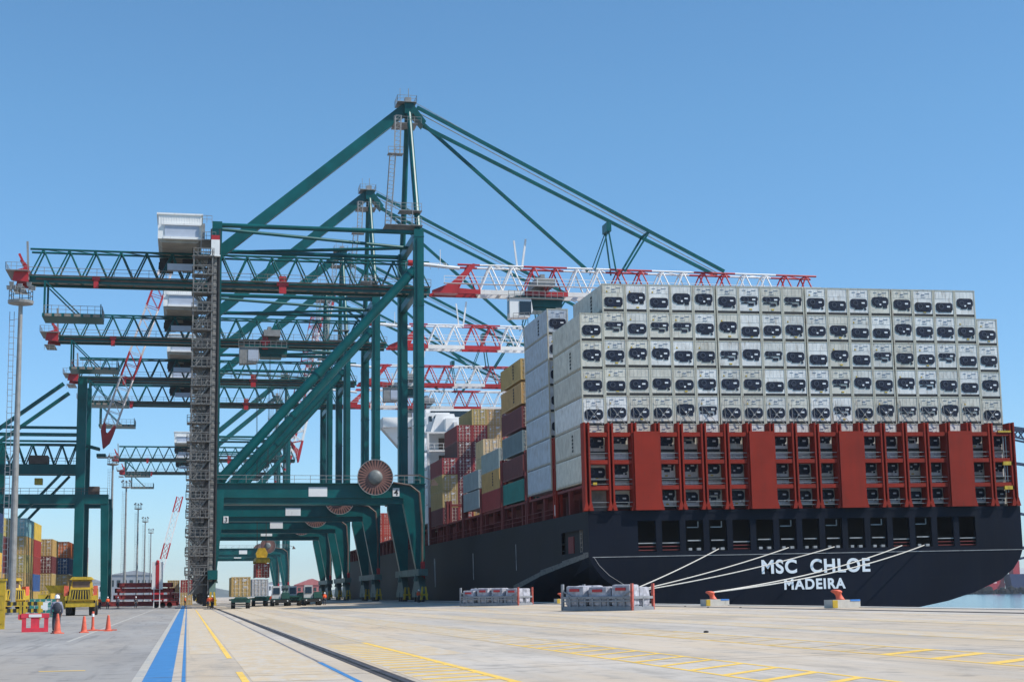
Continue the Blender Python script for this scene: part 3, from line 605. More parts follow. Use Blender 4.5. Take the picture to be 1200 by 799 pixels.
def cargo_mark():
    m = MB(); 
    for k in range(5): m.box(-.012, .012, 4.2, 4.75, .55+.38*k, .82+.38*k)
    return m.mesh('side_mark')
BR = reefer_gap_shade(); RB = reefer_body(); RF = reefer_frame(); UM = [unit_mesh(i) for i in range(5)]; PM_ = [plate_mesh(i) for i in range(5)]; FM = [fan_mesh(i) for i in range(5)]; CM = cargo_mark()
STK = MB().prism([(.42,2.0),(.62,2.0),(.52,2.22)],'y',-.006,.03).mesh('sticker'); STB = MB().box(1.05,1.4,-.006,.03,2.28,2.36).box(.5,.85,-.004,.03,2.45,2.49).box(1.5,2.0,-.004,.03,2.45,2.49).box(1.0,1.5,-.004,.03,2.05,2.08).mesh('marking'); STO = MB().box(1.2,1.5,-.006,.03,.36,.5).mesh('sticker')
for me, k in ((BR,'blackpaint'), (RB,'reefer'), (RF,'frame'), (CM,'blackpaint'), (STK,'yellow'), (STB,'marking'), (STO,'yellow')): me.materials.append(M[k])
for me in UM: me.materials.append(M['unit'])
for me in PM_: me.materials.append(M['plate'])
for me in FM: me.materials.append(M['fan'])
import bmesh
for me in [BR, RB, RF, CM, STK, STB, STO] + UM + PM_ + FM:
    bm = bmesh.new(); bm.from_mesh(me); bmesh.ops.recalc_face_normals(bm, faces=bm.faces); bm.to_mesh(me); bm.free()
def ob(name, me, parent): 
    o = bpy.data.objects.new(name, me); COL.objects.link(o); o.parent = parent; return o
def reefer(x, y, z, label, group, v, mark=False, col=None, back=False):
    wx, wz = ship_pt(x, z)
    r = empty('refrigerated_container', (wx, y, wz), (0, -LST, 0), label, 'container', group)
    q = col or random.choice([(.64,.63,.60),(.57,.56,.52),(.70,.69,.66),(.54,.51,.44),(.60,.57,.49),(.66,.65,.63)])
    bo = ob('body', RB, r); recolor(bo, q); ob('frame', RF, r)
    if not back: ob('gap_shade', BR, r)
    if not back:
        u = ob('cooling_unit', UM[v], r); ob('label_plate', PM_[v], u); ob('fan_ring', FM[v], u)
        if random.random() < .4: ob('sticker', STK, r)
        if random.random() < .25: ob('sticker', STO, r)
        if random.random() < .75: ob('marking', STB, r)
    if mark: ob('side_mark', CM, r)
    return r
ORD = ['first','second','third','fourth','fifth','sixth','seventh','eighth','ninth','tenth','eleventh','twelfth','thirteenth','fourteenth','fifteenth','sixteenth','seventeenth','eighteenth','nineteenth']
PT = 2.92; Z0 = 10.0
ROWN = {7:'top', 6:'second', 5:'third', 4:'fourth', 3:'fifth', 2:'upper framed', 1:'middle framed', 0:'lowest framed'}
random.seed(11)
for t in range(8):
    for c in range(19):
        if t == 7 and c in (0, 18): continue
        if c == 0 and t == 0: continue
        dz = -.2 if c in (0, 18) else 0
        n = c if t == 7 else c+1
        if t >= 3: lab = 'white reefer container, %s row of the stern stack, %s from the left' % (ROWN[t], ORD[n-1])
        else: lab = 'white reefer container behind the red stern frame, %s row, %s from the left' % (ROWN[t].split()[0], ORD[(c if t == 0 else c+1)-1])
        v = random.choices([0,1,2,3,4],[4,3,2,3,1.5])[0] if t != 3 else random.choice([4,3,4,2])
        reefer(2.465*c+.02+.1*((c >= 6)+(c >= 10)+(c >= 14)), 151.2, Z0+PT*t+dz, lab, 'white reefer containers stacked at the stern', v, mark=(c == 0 and t in (2, 5)) or (c == 1 and t == 7))
for t in range(1, 8):
    reefer(.02, 165.7, Z0+PT*t, 'pale grey reefer container in the second stack along the ship side, %s from the top' % ORD[7-t], 'reefer containers in the second side stack', 0, mark=(t == 7), col=(.44,.48,.53))

def dry_body(L):
    m = MB(); h = 2.591; n = int(L/.42)
    m.box(.06, CW-.06, .08, L-.08, .12, h-.05)
    for x in (0, CW-.14):
        for y in (0, L-.14):
            m.box(x, x+.14, y, y+.14, 0, h)
        m.box(x+.02, x+.12, .14, L-.14, .02, .16); m.box(x+.02, x+.12, .14, L-.14, h-.1, h-.01)
    st = (L-.4)/n
    for k in range(n):
        y = .2+st*k
        for x0, x1 in ((.02,.06),(CW-.06,CW-.02)):
            m.box(x0, x1, y, y+st*.55, .16, h-.1)
    m.box(.14, CW-.14, .02, .1, h-.13, h-.01); m.box(.14, CW-.14, .02, .1, .02, .16)
    return m.mesh('body')
def door_mesh(s):
    m = MB(); x0, x1 = (.15, CW/2-.01) if s == 0 else (CW/2+.01, CW-.15)
    m.box(x0, x1, .045, .09, .17, 2.45)
    for k in range(4): m.box(x0+.06, x1-.06, .03, .045, .3+.54*k, .68+.54*k)
    return m.mesh('door')
def rods_mesh(s):
    m = MB(); x0 = .15 if s == 0 else CW/2
    for dx in (.3, .82): m.tube((x0+dx, .01, .12), (x0+dx, .01, 2.5), .028, n=6); [m.box(x0+dx-.09, x0+dx+.09, -.02, .04, z, z+.08) for z in (.2, .9, 1.7, 2.38)]
    for z in (.55, 1.1, 1.6, 2.1): m.box(x0+.06, x0+1.0, .018, .032, z, z+.05)
    return m.mesh('lock_rods')
DMK = MB().box(1.42,1.95,-.004,.03,2.18,2.28).box(1.42,1.8,-.004,.03,2.02,2.1).box(.4,.6,-.004,.03,1.85,2.05).box(1.5,2.1,-.004,.03,1.3,1.36).box(1.5,2.1,-.004,.03,1.18,1.22).mesh('door_marking'); DMK.materials.append(M['plate'])
DB = {L: dry_body(L) for L in (12.19, 6.06)}; DM = [door_mesh(0), door_mesh(1)]; RM = [rods_mesh(0), rods_mesh(1)]
for me in list(DB.values()) + DM: me.materials.append(M['box'])
for me in RM: me.materials.append(M['bars'])
for me in list(DB.values()) + DM + RM:
    bm = bmesh.new(); bm.from_mesh(me); bmesh.ops.recalc_face_normals(bm, faces=bm.faces); bm.to_mesh(me); bm.free()
PAL = {'tan': (.48,.33,.12), 'red': (.30,.035,.035), 'brown red': (.15,.03,.032), 'navy': (.03,.06,.15), 'dark green': (.03,.10,.085), 'teal green': (.02,.20,.17), 'pale teal': (.22,.45,.38), 'yellow': (.62,.42,.08), 'orange': (.65,.13,.03), 'grey': (.30,.34,.37), 'grey green': (.16,.22,.21), 'purple': (.14,.045,.07), 'cream': (.62,.5,.28), 'white': (.55,.55,.54), 'orange red': (.48,.06,.04), 'blue': (.04,.1,.3)}
def dry(loc, col, label, group, L=12.19, rot=(0,0,0), rods=True, mark=False):
    r = empty('shipping_container', loc, rot, label, 'container', group); q = tuple(k*random.uniform(.9,1.1) for k in PAL[col])
    recolor(ob('body', DB[L], r), q)
    for s in (0, 1):
        d = ob('door', DM[s], r); recolor(d, q)
        if rods: ob('lock_rods', RM[s], d)
    if random.random() < .6: ob('door_marking', DMK, r)
    if mark: ob('side_mark', CM, r)
    return r
def ship_dry(c, y, z, col, label, group, L=12.19, mark=False):
    wx, wz = ship_pt(2.48*c+.02, z); return dry((wx, y, wz), col, label, group, L, (0,-LST,0), mark=mark)
zz = 12.72
for i, (col, nm, mk) in enumerate((('teal green','teal',0),('brown red','dark red',0),('grey green','grey green',0),('brown red','dark red',0),('tan','tan',1),('tan','tan',1))):
    ship_dry(0, 180.2, zz+i*(2.591+.33), col, '%s container in the third stack along the ship side, %s from the bottom' % (nm, ORD[i]), 'mixed containers in the third side stack', mark=bool(mk))
for i, (col, nm) in enumerate((('red','red'),('tan','tan'),('grey','pale grey'))):
    ship_dry(0, 194.7, 12.58+i*2.6, col, '%s container in the low fourth stack along the ship side' % nm, 'mixed containers in the fourth side stack', mark=(i == 1))
for i in range(2):
    ship_dry(0, 209.2, 13.4+i*2.75, 'grey', 'pale grey container in the fifth side stack, %s one' % ('lower','upper')[i], 'grey containers in the fifth side stack')
for i in range(4):
    ship_dry(1, 218, 13.4+i*2.62, 'cream', 'cream container in a narrow stack behind the fourth side stack, %s from the bottom' % ORD[i], 'cream containers in the narrow stack', L=6.06)
for t, row in enumerate([{1:'red',2:'tan',3:'brown red',4:'red'},{1:'brown red',2:'red',3:'red',4:'tan'},{1:'brown red',2:'brown red',3:'brown red',4:'brown red'},{1:'brown red',2:'red',3:'brown red',4:'tan'},{1:'brown red',2:'brown red',3:'tan',4:'tan'},{1:'red',2:'red',3:'tan',4:'red'},{2:'tan',3:'tan',4:'purple'}]):
    for c, col in row.items():
        ship_dry(c, 240, 20.5+(t-3)*2.6, col, '%s container, %s level of the stack before the white deckhouse, %s across' % (col, ORD[t], ORD[c-1]), 'containers stacked before the deckhouse')
for t, col in enumerate(('brown red','tan','tan','red')):
    ship_dry(0, 240, 12.6+t*2.62, col, '%s side container beside the deckhouse, %s from the bottom' % (col, ORD[t]), 'containers in the sixth side stack')
for yy, nm, rows in ((292,'just ahead of the bridge',[(0,1),(1,1)]), (356,'far along the deck',[(0,1),(1,1)])):
    for t in range(3):
        for c in range(3):
            ship_dry(c, yy, 12.6+t*2.62, 'orange red', 'orange red container %s, %s level, %s across' % (nm, ORD[t], ORD[c]), 'orange red containers on the forward deck')

# ------------------------------------------------------------------ ship
ship = empty('container_ship', (SX0, 0, 0), (0, -LST, 0), 'huge container ship with dark navy hull moored stern towards the camera', 'ship')
HW = 47.8; DZ = 9.76
secs = [(150, 5.2, [(.35,4.3),(1.2,3.15),(2.75,2.0),(5.9,.75),(9,-.1),(12.2,-.65),(23.9,-1.6)]), (152.3, 5.05, [(.5,4.2),(1.5,3.1),(3.2,1.95),(6.2,.7),(9.3,-.1),(12.4,-.65),(23.9,-1.65)]), (161.5, 4.4, [(1.2,3.3),(3,2.3),(5.5,1.2),(8.5,.3),(11.5,-.5),(14,-1),(23.9,-2.2)]), (172, 3.6, [(1.2,2.3),(2.6,1.1),(5,-.2),(8.5,-1.6),(12,-2.6),(15,-3.2),(23.9,-4)]), (190, 1.7, [(.8,.2),(2,-1.4),(4,-3.2),(7,-5),(10,-6.4),(14,-7.4),(23.9,-8)]), (215, -1.5, [(.05,-2.5),(.3,-4),(.8,-5.5),(2,-7.5),(5,-9.5),(9,-10.5),(23.9,-11)]), (300, -4, [(.02,-5),(.2,-6),(.7,-7.5),(1.5,-9),(3,-10.2),(6,-11.2),(23.9,-12)]), (390, -4, [(.02,-5),(.2,-6),(.7,-7.5),(1.5,-9),(3,-10.2),(6,-11.2),(23.9,-12)]), (430, -3, [(.4,-4.5),(1,-6),(1.8,-7.5),(3,-9),(5,-10.2),(8,-11),(23.9,-12)]), (450, -3, [(.2,-4.5),(.4,-6),(.6,-7.5),(.8,-9),(1,-10),(1.5,-11),(2,-12)])]
h = MB(); rings = []
for y, zk, low in secs:
    half = [(0, DZ), (0, 8.0), (0, 5.7), (0, zk)] + low
    if y >= 430:
        ins = 10 if y == 430 else 22.5
        half = [(ins + p[0]*(1-ins/24), p[1]) for p in half]
    full = half + [(HW-p[0], p[1]) for p in reversed(half[:-1])]
    rings.append([len(h.v)+i for i in range(len(full))]); h.v += [(p[0], y, p[1]) for p in full]
for k, (a, b) in enumerate(zip(rings, rings[1:])):
    for i in range(len(a)-1):
        if k == 1 and i == 1: continue                      # side opening
        h.f.append((a[i], a[i+1], b[i+1], b[i]))
    h.f.append((a[-1], a[0], b[0], b[-1]))                  # deck
a = rings[0]; n0 = len(a)
h.f.append(tuple(a[3:n0-3]))                                # lower transom
wx = [(5.16+2.528*i, 7.06+2.528*i) for i in range(15)]
def tq(x0, x1, z0, z1): h.add([(x0,150,z0),(x1,150,z0),(x1,150,z1),(x0,150,z1)], [(0,1,2,3)])
tq(0, HW, 8.7, DZ); tq(0, HW, 5.2, 5.6); e = [0] + [q for p in wx for q in p] + [HW]
for i in range(0, len(e), 2): tq(e[i], e[i+1], 5.6, 8.7)
for x0, x1 in wx:                                           # reveals
    for xx in (x0, x1): h.add([(xx,150,5.6),(xx,150.4,5.6),(xx,150.4,8.7),(xx,150,8.7)], [(0,1,2,3)])
    h.add([(x0,150,5.6),(x1,150,5.6),(x1,150.4,5.6),(x0,150.4,5.6)], [(0,1,2,3)]); h.add([(x0,150,8.7),(x1,150,8.7),(x1,150.4,8.7),(x0,150.4,8.7)], [(0,1,2,3)])
hull = h.build('hull', M['hull'], ship)
m = MB(); m.box(1, HW-1, 150.45, 157, 5.3, 5.5); m.box(1, HW-1, 156.8, 157, 5.5, 9); m.box(1, HW-1, 150.4, 157, 9.0, 9.1); m.box(.4,.6,152,161.8,5.5,8.4); m.build('mooring_deck', M['hulldark'], hull)
m = MB(); m.box(.5,.9,153,160,6.9,7.9); m.box(.3,.5,157.5,159.8,5.7,7.5); m.build('side_machinery', M['shipredin'], hull)
m = MB()
for k in range(5): m.beam((.15,153.2,5.8+.45*k),(.15,154.0,5.8+.45*k),.07)
m.beam((.15,153.2,5.7),(.15,153.2,8),.08); m.beam((.15,154,5.7),(.15,154,8),.08); m.build('ladder', M['tan'] if 'tan' in M else M['walk'], hull)
for i, (x0, x1) in enumerate(wx):
    if i in (0,1,4,11,13,14):
        m = MB(); [m.beam((x0, 150.2, z), (x1, 150.2, z), .09) for z in (5.75, 6.1)]; m.build('window_rail', M['shipredin'], hull)
        m = MB(); m.beam((x0, 150.2, 6.45), (x1, 150.2, 6.45), .1); m.build('window_rail', M['hull_mark'], hull)
    else:
        m = MB(); m.beam((x0+.25, 150.25, 6.65), (x1-.25, 150.25, 6.65), .12); m.box(x0+.3, x0+.65, 150.1, 150.5, 5.65, 5.9); m.box(x1-.7, x1-.3, 150.1, 150.5, 5.65, 5.9)
        if i in (2,3,6,8,10,11,12): m.beam((x0+.3,150.5,8.0),(x1-.4,150.5,8.0),.1); m.beam((x1-.4,150.5,8.0),(x1-.4,150.5,8.6),.1)
        m.build('fairlead', M['hull_mark'], hull)
m = MB(); m.box(.35, HW-.1, 149.96, 150.0, 5.09, 5.16); m.build('white_line', M['hull_mark'], hull)
text('name_lettering', 'MSC  CHLOE', 1.9, M['lettering'], hull, (24.15, 149.97, 3.18), ext=.015, off=.06, sx=1.0, space=1.13)
text('port_lettering', 'MADEIRA', 1.45, M['lettering'], hull, (23.9, 149.97, 1.5), ext=.015, off=.05, sx=1.0, space=1.14)
m = MB(); m.path([(.5,149.98,5.1),(1.0,149.98,4.3),(2.0,149.98,3.3),(3.4,149.98,2.4),(5.2,149.98,1.6)], .022); m.build('bilge_line', M['hull_mark'], hull)
sm = paint('scraped_hull_paint', (.16,.145,.125), .16, (.03,.03,.032))
m = MB()
kn = [(150.3,5.2),(152.3,5.05),(161.5,4.4),(172,3.6),(187,2.0)]
for (y0,z0),(y1,z1) in zip(kn, kn[1:]): m.add([(-.02,y0,z0-.05),(-.02,y1,z1-.05),(-.02,y1,z1+.6),(-.02,y0,z0+.45)], [(0,1,2,3)])
m.build('scrape', sm, hull)
for yy, z0, z1, wd in ((185,4.4,7.6,.35),(214,3.6,7.3,.5),(248,2.8,7.4,1.6),(262,2,7,.8)):
    m = MB(); m.prism([(yy,z0),(yy+wd*.6,z0),(yy+wd,z1),(yy+wd*.3,z1)], 'x', -.03, 0); m.build('hull_mark', M['hull_mark'], hull)
# red lashing frame at the stern
lf = MB(); rl = MB()
for k in range(20):
    x = 2.48*k
    for dx in (-.2, .2):
        if k == 0 and dx < 0 or k == 19 and dx > 0: dx *= 1.2
        lf.box(x+dx-.085, x+dx+.085, 149.55+.0, 150.05+.85, DZ, 18.55+random.uniform(0,.15))
        lf.prism([(x+dx-.3, DZ), (x+dx+.3, DZ), (x+dx+.085, DZ+.9), (x+dx-.085, DZ+.9)], 'y', 149.5, 149.9)
    lf.box(x-.2, x+.2, 150.3, 150.9, DZ, 18.2)
for z in (17.35, 14.55, 11.95):
    for k in range(19):
        lf.box(2.48*k+.31, 2.48*k+2.17, 149.6, 150.8, z-.1, z+.32)
    
for z in (15.55, 12.9, 10.6):
    for k in range(19): rl.beam((2.48*k+.3,149.7,z),(2.48*k+2.18,149.7,z),.05); rl.beam((2.48*k+.3,149.7,z-.45),(2.48*k+2.18,149.7,z-.45),.04)
lfo = lf.build('lashing_frame', M['shipred'], ship); rl.build('handrail', M['galv'], lfo)
for k in (2, 7, 11, 16):
    m = MB(); m.box(2.48*k-.1, 2.48*k+2.58, 149.35, 149.5, DZ, 17.75); m.box(2.48*k-.2, 2.48*k+2.68, 149.4, 149.5, DZ, DZ+.25); m.build('panel', M['shipred'], lfo)
for k in range(19):
    m = MB(); x = 2.48*k+.02; z = 18.6
    m.beam((x+.3,151.05,z),(x+1.75,151.1,z+1.75),.05); m.beam((x+2.1,151.05,z),(x+.7,151.1,z+1.75),.05); m.beam((x+.5,151.05,z),(x+.4,151.1,z+2.6),.04); m.build('lashing_rods', M['galv'], lfo)
m = MB(); m.beam((46.2,149.9,11.2),(46.2,149.9,18),.12); m.beam((46.5,149.9,11.2),(46.5,149.9,18),.1); m.build('ladder', M['galv'], lfo)
m = MB(); m.box(45.9,47,149.55,149.8,14.1,14.5); m.box(45.9,47,149.55,149.8,11.5,11.9); m.box(45.5,47,149.5,149.8,17.6,17.8); m.build('safety_gate', M['yellow'], lfo)
m = MB(); m.box(.5,.9,149.52,149.6,12.35,12.6); m.build('life_buoy_rack', M['yellow'], lfo)
m = MB(); m.box(.6,2.2,150.9,151.0,DZ,12.4)
gd = m.build('grille', M['walk'], lfo)
# lashing bridges between the bays and deck structure along the side
for y in (163.75, 178.2, 192.7, 207.2, 221.7, 236, 253):
    m = MB()
    for x in (0, .5): m.box(x, x+.3, y, y+.4, DZ, 18.6 if y < 200 else 16); m.box(x, x+.3, y+.9, y+1.3, DZ, 18.6 if y < 200 else 16)
    for z in (12.3, 15.2, 18.0):
        if z < 18 or y < 200: m.box(0, 20, y+.1, y+1.2, z, z+.3)
    m.build('lashing_bridge', M['shipred'] if y < 170 else M['shipredin'], ship)
m = MB(); m.box(2.3, HW-2.3, 151.5, 440, DZ, 12.4)
for k in range(48):
    yy = 153+5.9*k; m.box(.35, .8, yy, yy+.5, DZ, 12.3); m.box(1.2,1.9,yy+2,yy+3.2,DZ,11+.5*(k%3))
m.box(.2, 2.4, 151.5, 440, 12.3, 12.55)
m.build('hatch_coaming', M['shipredin'], ship)
m = MB(); m.rail([(.1,165,DZ),(.1,300,DZ)],1.05,2); [m.tube((.9,yy,DZ),(.9,yy,DZ+2.0),.5,n=10) for yy in (233,246,262,280)]; m.build('side_rail', M['shipredin'], ship)
m = MB(); m.box(.05,.3,164.3,164.8,10,11.2); m.build('notice_board', M['white'], ship)
# white deckhouse and bridge
m = MB(); m.box(5.0, 43, 256.5, 270, DZ, 28.7); m.box(2, 46, 262, 300, 14, 24)
for z in (16.5, 19.5, 22.5, 25.5, 28.6): m.box(-.2, 46, 255.5, 258, z, z+.25)
m.prism([(1.0,28.8),(2.2,32.2),(5.2,32.2),(6.2,28.8)], 'y', 258, 266); m.box(4.7, 5.3, 255.2, 256, 12, 30.5); m.box(.0,.4,255.2,255.6,DZ,28.8); m.box(.6,4.6,259,259.2,DZ,32.5); m.box(3.4,5.3,256.0,258.5,28.8,31.2)
dh = m.build('deckhouse', M['shipwhite'], ship)
m = MB(); [m.rail([(-.2,255.5,z+.25),(46,255.5,z+.25)],1.1,1.5) for z in (16.5,19.5,22.5,25.5)]; m.build('deckhouse_rail', M['shipwhite'], dh)
for k in range(5):
    m = MB(); m.box(1+.9*k, 1.5+.9*k, 258.9, 259.0, 31, 31.9); m.build('window', M['glass'], dh)
for z in (17.2, 20.2, 23.2, 26.2):
    m = MB(); m.box(2.6, 3.6, 258.9, 259.0, z, z+1.9); m.build('door', M['brown'], dh)
m = MB(); m.box(5, 43, 306, 316, DZ, 37); m.box(-.9, 48.6, 307, 313, 35.2, 37.2)
for s in (0, 1):
    f = (lambda x: x) if s == 0 else (lambda x: HW-x)
    m.prism([(f(-.9),35.2),(f(5),35.2),(f(5),29.5),(f(3.6),30)], 'y', 308.5, 311.5)
m.box(4.2,5.2,308,312,DZ,35); m.box(8,40,308,314,37,39)
bh = m.build('bridge_house', M['shipwhite'], ship)
m = MB(); m.box(9,39,307.9,308,37.4,38.6); m.build('bridge_windows', M['glass'], bh)

# ------------------------------------------------------------------ quay furniture: bollards, ropes, stillages
def bollard(x, y, label):
    z = gz(x); r = empty('mooring_bollard', (x, y, z), (0,0,R(8)), label, 'bollard', 'orange bollards along the quay edge')
    m = MB(); m.box(-.75, 1.0, -.5, .5, 0, .46); m.build('base', M['concrete_block'], r)
    m = MB(); m.box(-.82,-.5,-.55,-.5,.02,.44); m.build('yellow_patch', M['yellow'], r)
    m = MB(); m.box(.35,.98,-.52,-.3,.38,.475); m.build('blue_patch', M['bluecol'], r)
    m = MB(); m.lathe([(.34,.46),(.27,.55),(.22,.75),(.24,.9),(.36,1.0),(.38,1.08),(.25,1.16),(.05,1.18)], 16); 
    m.v = [(p[0]*.85 - .5*max(0, p[2]-.6), p[1]*.85, .46+(p[2]-.46)*.8) for p in m.v]
    m.build('bollard_head', M['orange'], r, smooth=True); return r
bollard(36.3, 148.6, 'orange mooring bollard on a pale block, farthest, left of the large stillage')
bollard(36.3, 104, 'orange mooring bollard holding two ropes, middle one right of the large stillage')
bollard(36.3, 82.3, 'orange mooring bollard nearest the camera, under the lettering on the hull')
bollard(36.3, 126.5, 'orange mooring bollard hidden behind the large stillage, holding three ropes')
def rope(p0, p1, sag, label, r=.055):
    p0 = Vector(p0); p1 = Vector(p1); pts = []
    for i in range(17):
        t = i/16; p = p0.lerp(p1, t); p.z -= sag*4*t*(1-t); pts.append(p)
    o = MB().path(pts, r, 6).build('mooring_rope', M['rope']); tag(o, label, 'rope', 'pale mooring ropes from the stern')
def win(i, f=.5): x, z = ship_pt(wx[i][0]*(1-f)+wx[i][1]*f, 5.75); return (x, 150.05, z)
bb = (36.3, 126.5, gz(36.3)+.95); b2 = (36.3, 104, gz(36.3)+.95)
rope(win(3), bb, .15, 'shortest mooring rope, from the leftmost roped opening to the hidden bollard')
rope(win(6), bb, .25, 'mooring rope crossing above the lettering, from the second roped opening')
rope(win(8), bb, .35, 'mooring rope from the third roped opening, passing over the letters')
rope(win(11), b2, .5, 'mooring rope from the fourth roped opening to the middle bollard')
rope(win(12), b2, .6, 'rightmost mooring rope, from the fifth opening to the middle bollard')
x, z = ship_pt(.2, 5.05); xx, zq = ship_pt(4.2, 1.9)
def stillage(loc, rz, L, W, label, nb, hgt=1.75):
    r = empty('steel_stillage', loc, (0,0,rz), label, 'stillage', 'steel stillages of white bags on the quay')
    f = MB(); f.box(-L/2, L/2, -W/2, W/2, .12, .3)
    for s in (-1, 1):
        f.beam((-L/2, s*W/2, .85), (L/2, s*W/2, .85), .12, .16); f.beam((-L/2, s*W/2, .12), (L/2, s*W/2, .12), .16, .24); f.beam((-L/2, s*W/2, .62), (L/2, s*W/2, .62), .1, .1)
        f.beam((s*L/2, -W/2, .85), (s*L/2, W/2, .85), .12, .16); f.beam((s*L/2, -W/2, .12), (s*L/2, W/2, .12), .16, .24)
        nn = 9
        for k in range(1, nn): f.beam((-L/2+L*k/nn, s*W/2, .2), (-L/2+L*k/nn, s*W/2, .85), .12)
        f.beam((s*L/2, 0, .2), (s*L/2, 0, .85), .12)
    f.build('frame', M['steelgrey'], r)
    for sx in (-1, 1):
        for sy in (-1, 1):
            m = MB(); m.box(sx*L/2-.08, sx*L/2+.08, sy*W/2-.08, sy*W/2+.08, 0, hgt); p = m.build('corner_post', M['postred'] if (sy < 0 and sx > 0) or (sx > 0) else M['steelgrey'], r)
            m = MB(); m.beam((sx*L/2, sy*W/2, hgt-.45), (sx*(L/2-.8), sy*W/2, .9), .08); m.build('brace', M['steelgrey'], r)
    random.seed(int(L*100)+nb)
    k = 0
    for ix in range(nb):
        for iy in range(2):
            cx = -L/2 + L*(ix+.5)/nb; cy = (-.5+iy)*W*.48; b = MB(); hh = hgt*random.uniform(.82,.98)-.3; sw = L/nb*.47; sd = W*.23
            nseg = 14; prof = [(.9,.3),(1.0,.4),(1.03,.8),(.99,.3+hh*.75),(.97,.3+hh-.04),(.8,.3+hh)]
            vs = []
            for rr, zz in prof:
                for i in range(nseg):
                    a = 2*math.pi*i/nseg; c = math.cos(a); s_ = math.sin(a); q = max(abs(c), abs(s_))**.96
                    wob = 1+random.uniform(-.05,.05); vs.append((cx+c/q*sw*rr*wob, cy+s_/q*sd*rr*wob, zz))
            m_ = len(prof); b.add(vs, [(j*nseg+i, j*nseg+(i+1)%nseg, (j+1)*nseg+(i+1)%nseg, (j+1)*nseg+i) for j in range(m_-1) for i in range(nseg)]+[tuple((m_-1)*nseg+i for i in range(nseg))])
            o = b.build('bulk_bag', M['bag'], None); o.location = loc; o.rotation_euler = (0,0,rz)
            where = 'near' if iy == 0 else 'far'
            tag(o, 'white woven bulk bag in the %s stillage, %s row, %s along its length' % ('large near' if L > 5 else 'long far', where, ORD[ix]) if False else 'white woven bulk bag in the %s steel stillage, %s row, %s along it' % (('nearer' if loc[1] < 120 else 'farther'), where, ORD[ix]), 'bag', 'white bulk bags in the stillages')
            if iy == 0:
                m = MB(); m.box(cx-sw*.45, cx+sw*.45, cy-sd*1.1, cy-sd*1.0, .3+hh*.72, .3+hh*.86); m.build('red_print', M['boomred'], o)
    return r
stillage((27.3, 99.3, gz(27.3)), R(-52), 5.7, 2.35, 'grey steel stillage with orange corner posts full of bags, nearer the camera', 3)
stillage((29.3, 147, gz(29.3)), R(-40), 6.3, 2.9, 'grey steel stillage with orange posts standing beside the ship, farther along the quay', 4, 1.75)
for i, (x, y, nm) in enumerate(((33.9, 103,'left of three near the quay edge'),(33.5,97,'right of the middle bollard'),(33.9,92,'rightmost near the quay edge'),(17,49.5,'out on the open concrete'))):
    m = MB(); m.sphere((0,0,.03), .075, 8, 1.3, 1, .55); o = m.build('rubber_scrap', M['rubber']); o.location = (x, y, gz(x)); tag(o, 'small dark lump lying on the quay, ' + nm, 'scrap', 'dark scraps on the quay')

# ------------------------------------------------------------------ light masts
def mast(x, y, label, lod=0, H=34):
    r = empty('light_mast', (x, y, 0), (0,0,0), label, 'light mast', 'tall light masts along the yard')
    m = MB(); m.tube((0,0,0), (0,0,H-1), .42, .22, 14); m.lathe([(.75,0),(.75,.25),(.45,.6)], 14); m.build('pole', M['galv'], r, smooth=False)
    m = MB(); m.lathe([(.3,H-1.5),(1.3,H-1.3),(1.35,H-1.0),(.3,H-.9)], 16); m.rail([(1.2*math.cos(k*math.pi/4), 1.2*math.sin(k*math.pi/4), H-1) for k in range(9)], 1.1, 1.2); m.build('head_frame', M['galv'], r)
    for k in range(8):
        a = k*math.pi/4; c = (1.25*math.cos(a), 1.25*math.sin(a), H+.5+.25*(k%2)); m = MB(); m.hexa([(c[0]-.2,c[1]-.15,c[2]-.3),(c[0]+.2,c[1]-.15,c[2]-.3),(c[0]+.2,c[1]+.1,c[2]-.3),(c[0]-.2,c[1]+.1,c[2]-.3)],[(c[0]-.24,c[1]-.3,c[2]+.1),(c[0]+.24,c[1]-.3,c[2]+.1),(c[0]+.24,c[1]+.2,c[2]+.2),(c[0]-.24,c[1]+.2,c[2]+.2)]); m.build('floodlight', M['hull_mark'], r)
    m = MB()
    for xx in (-1.0, -.5): m.beam((xx, -.2, 2.5), (xx*.9-.15, -.2, H-2.2), .06)
    for k in range(46): z = 3+.62*k; m.beam((-1.02,-.2,z),(-.5,-.2,z),.05)
    for k in range(15): z = 3+2*k; m.beam((-.5,-.2,z),(0,-.1,z),.05); m.beam((-1.02,-.2,z),(-1.02,-.8,z+.1),.04)
    m.build('ladder', M['steelgrey'], r)
for x, y, nm in ((-17.8,168,'tallest light mast with caged ladder, nearest at the left'),(-17.6,373,'light mast standing close beside the right leg of the portal crane'),(-17.4,451,'slender light mast, first to the right of the portal crane'),(-17.4,561,'slender light mast, second to the right of the portal crane'),(-17.4,657,'slender light mast, third to the right of the portal crane'),(-17.6,770,'shortest looking light mast, farthest along the yard')):
    mast(x, y, nm)

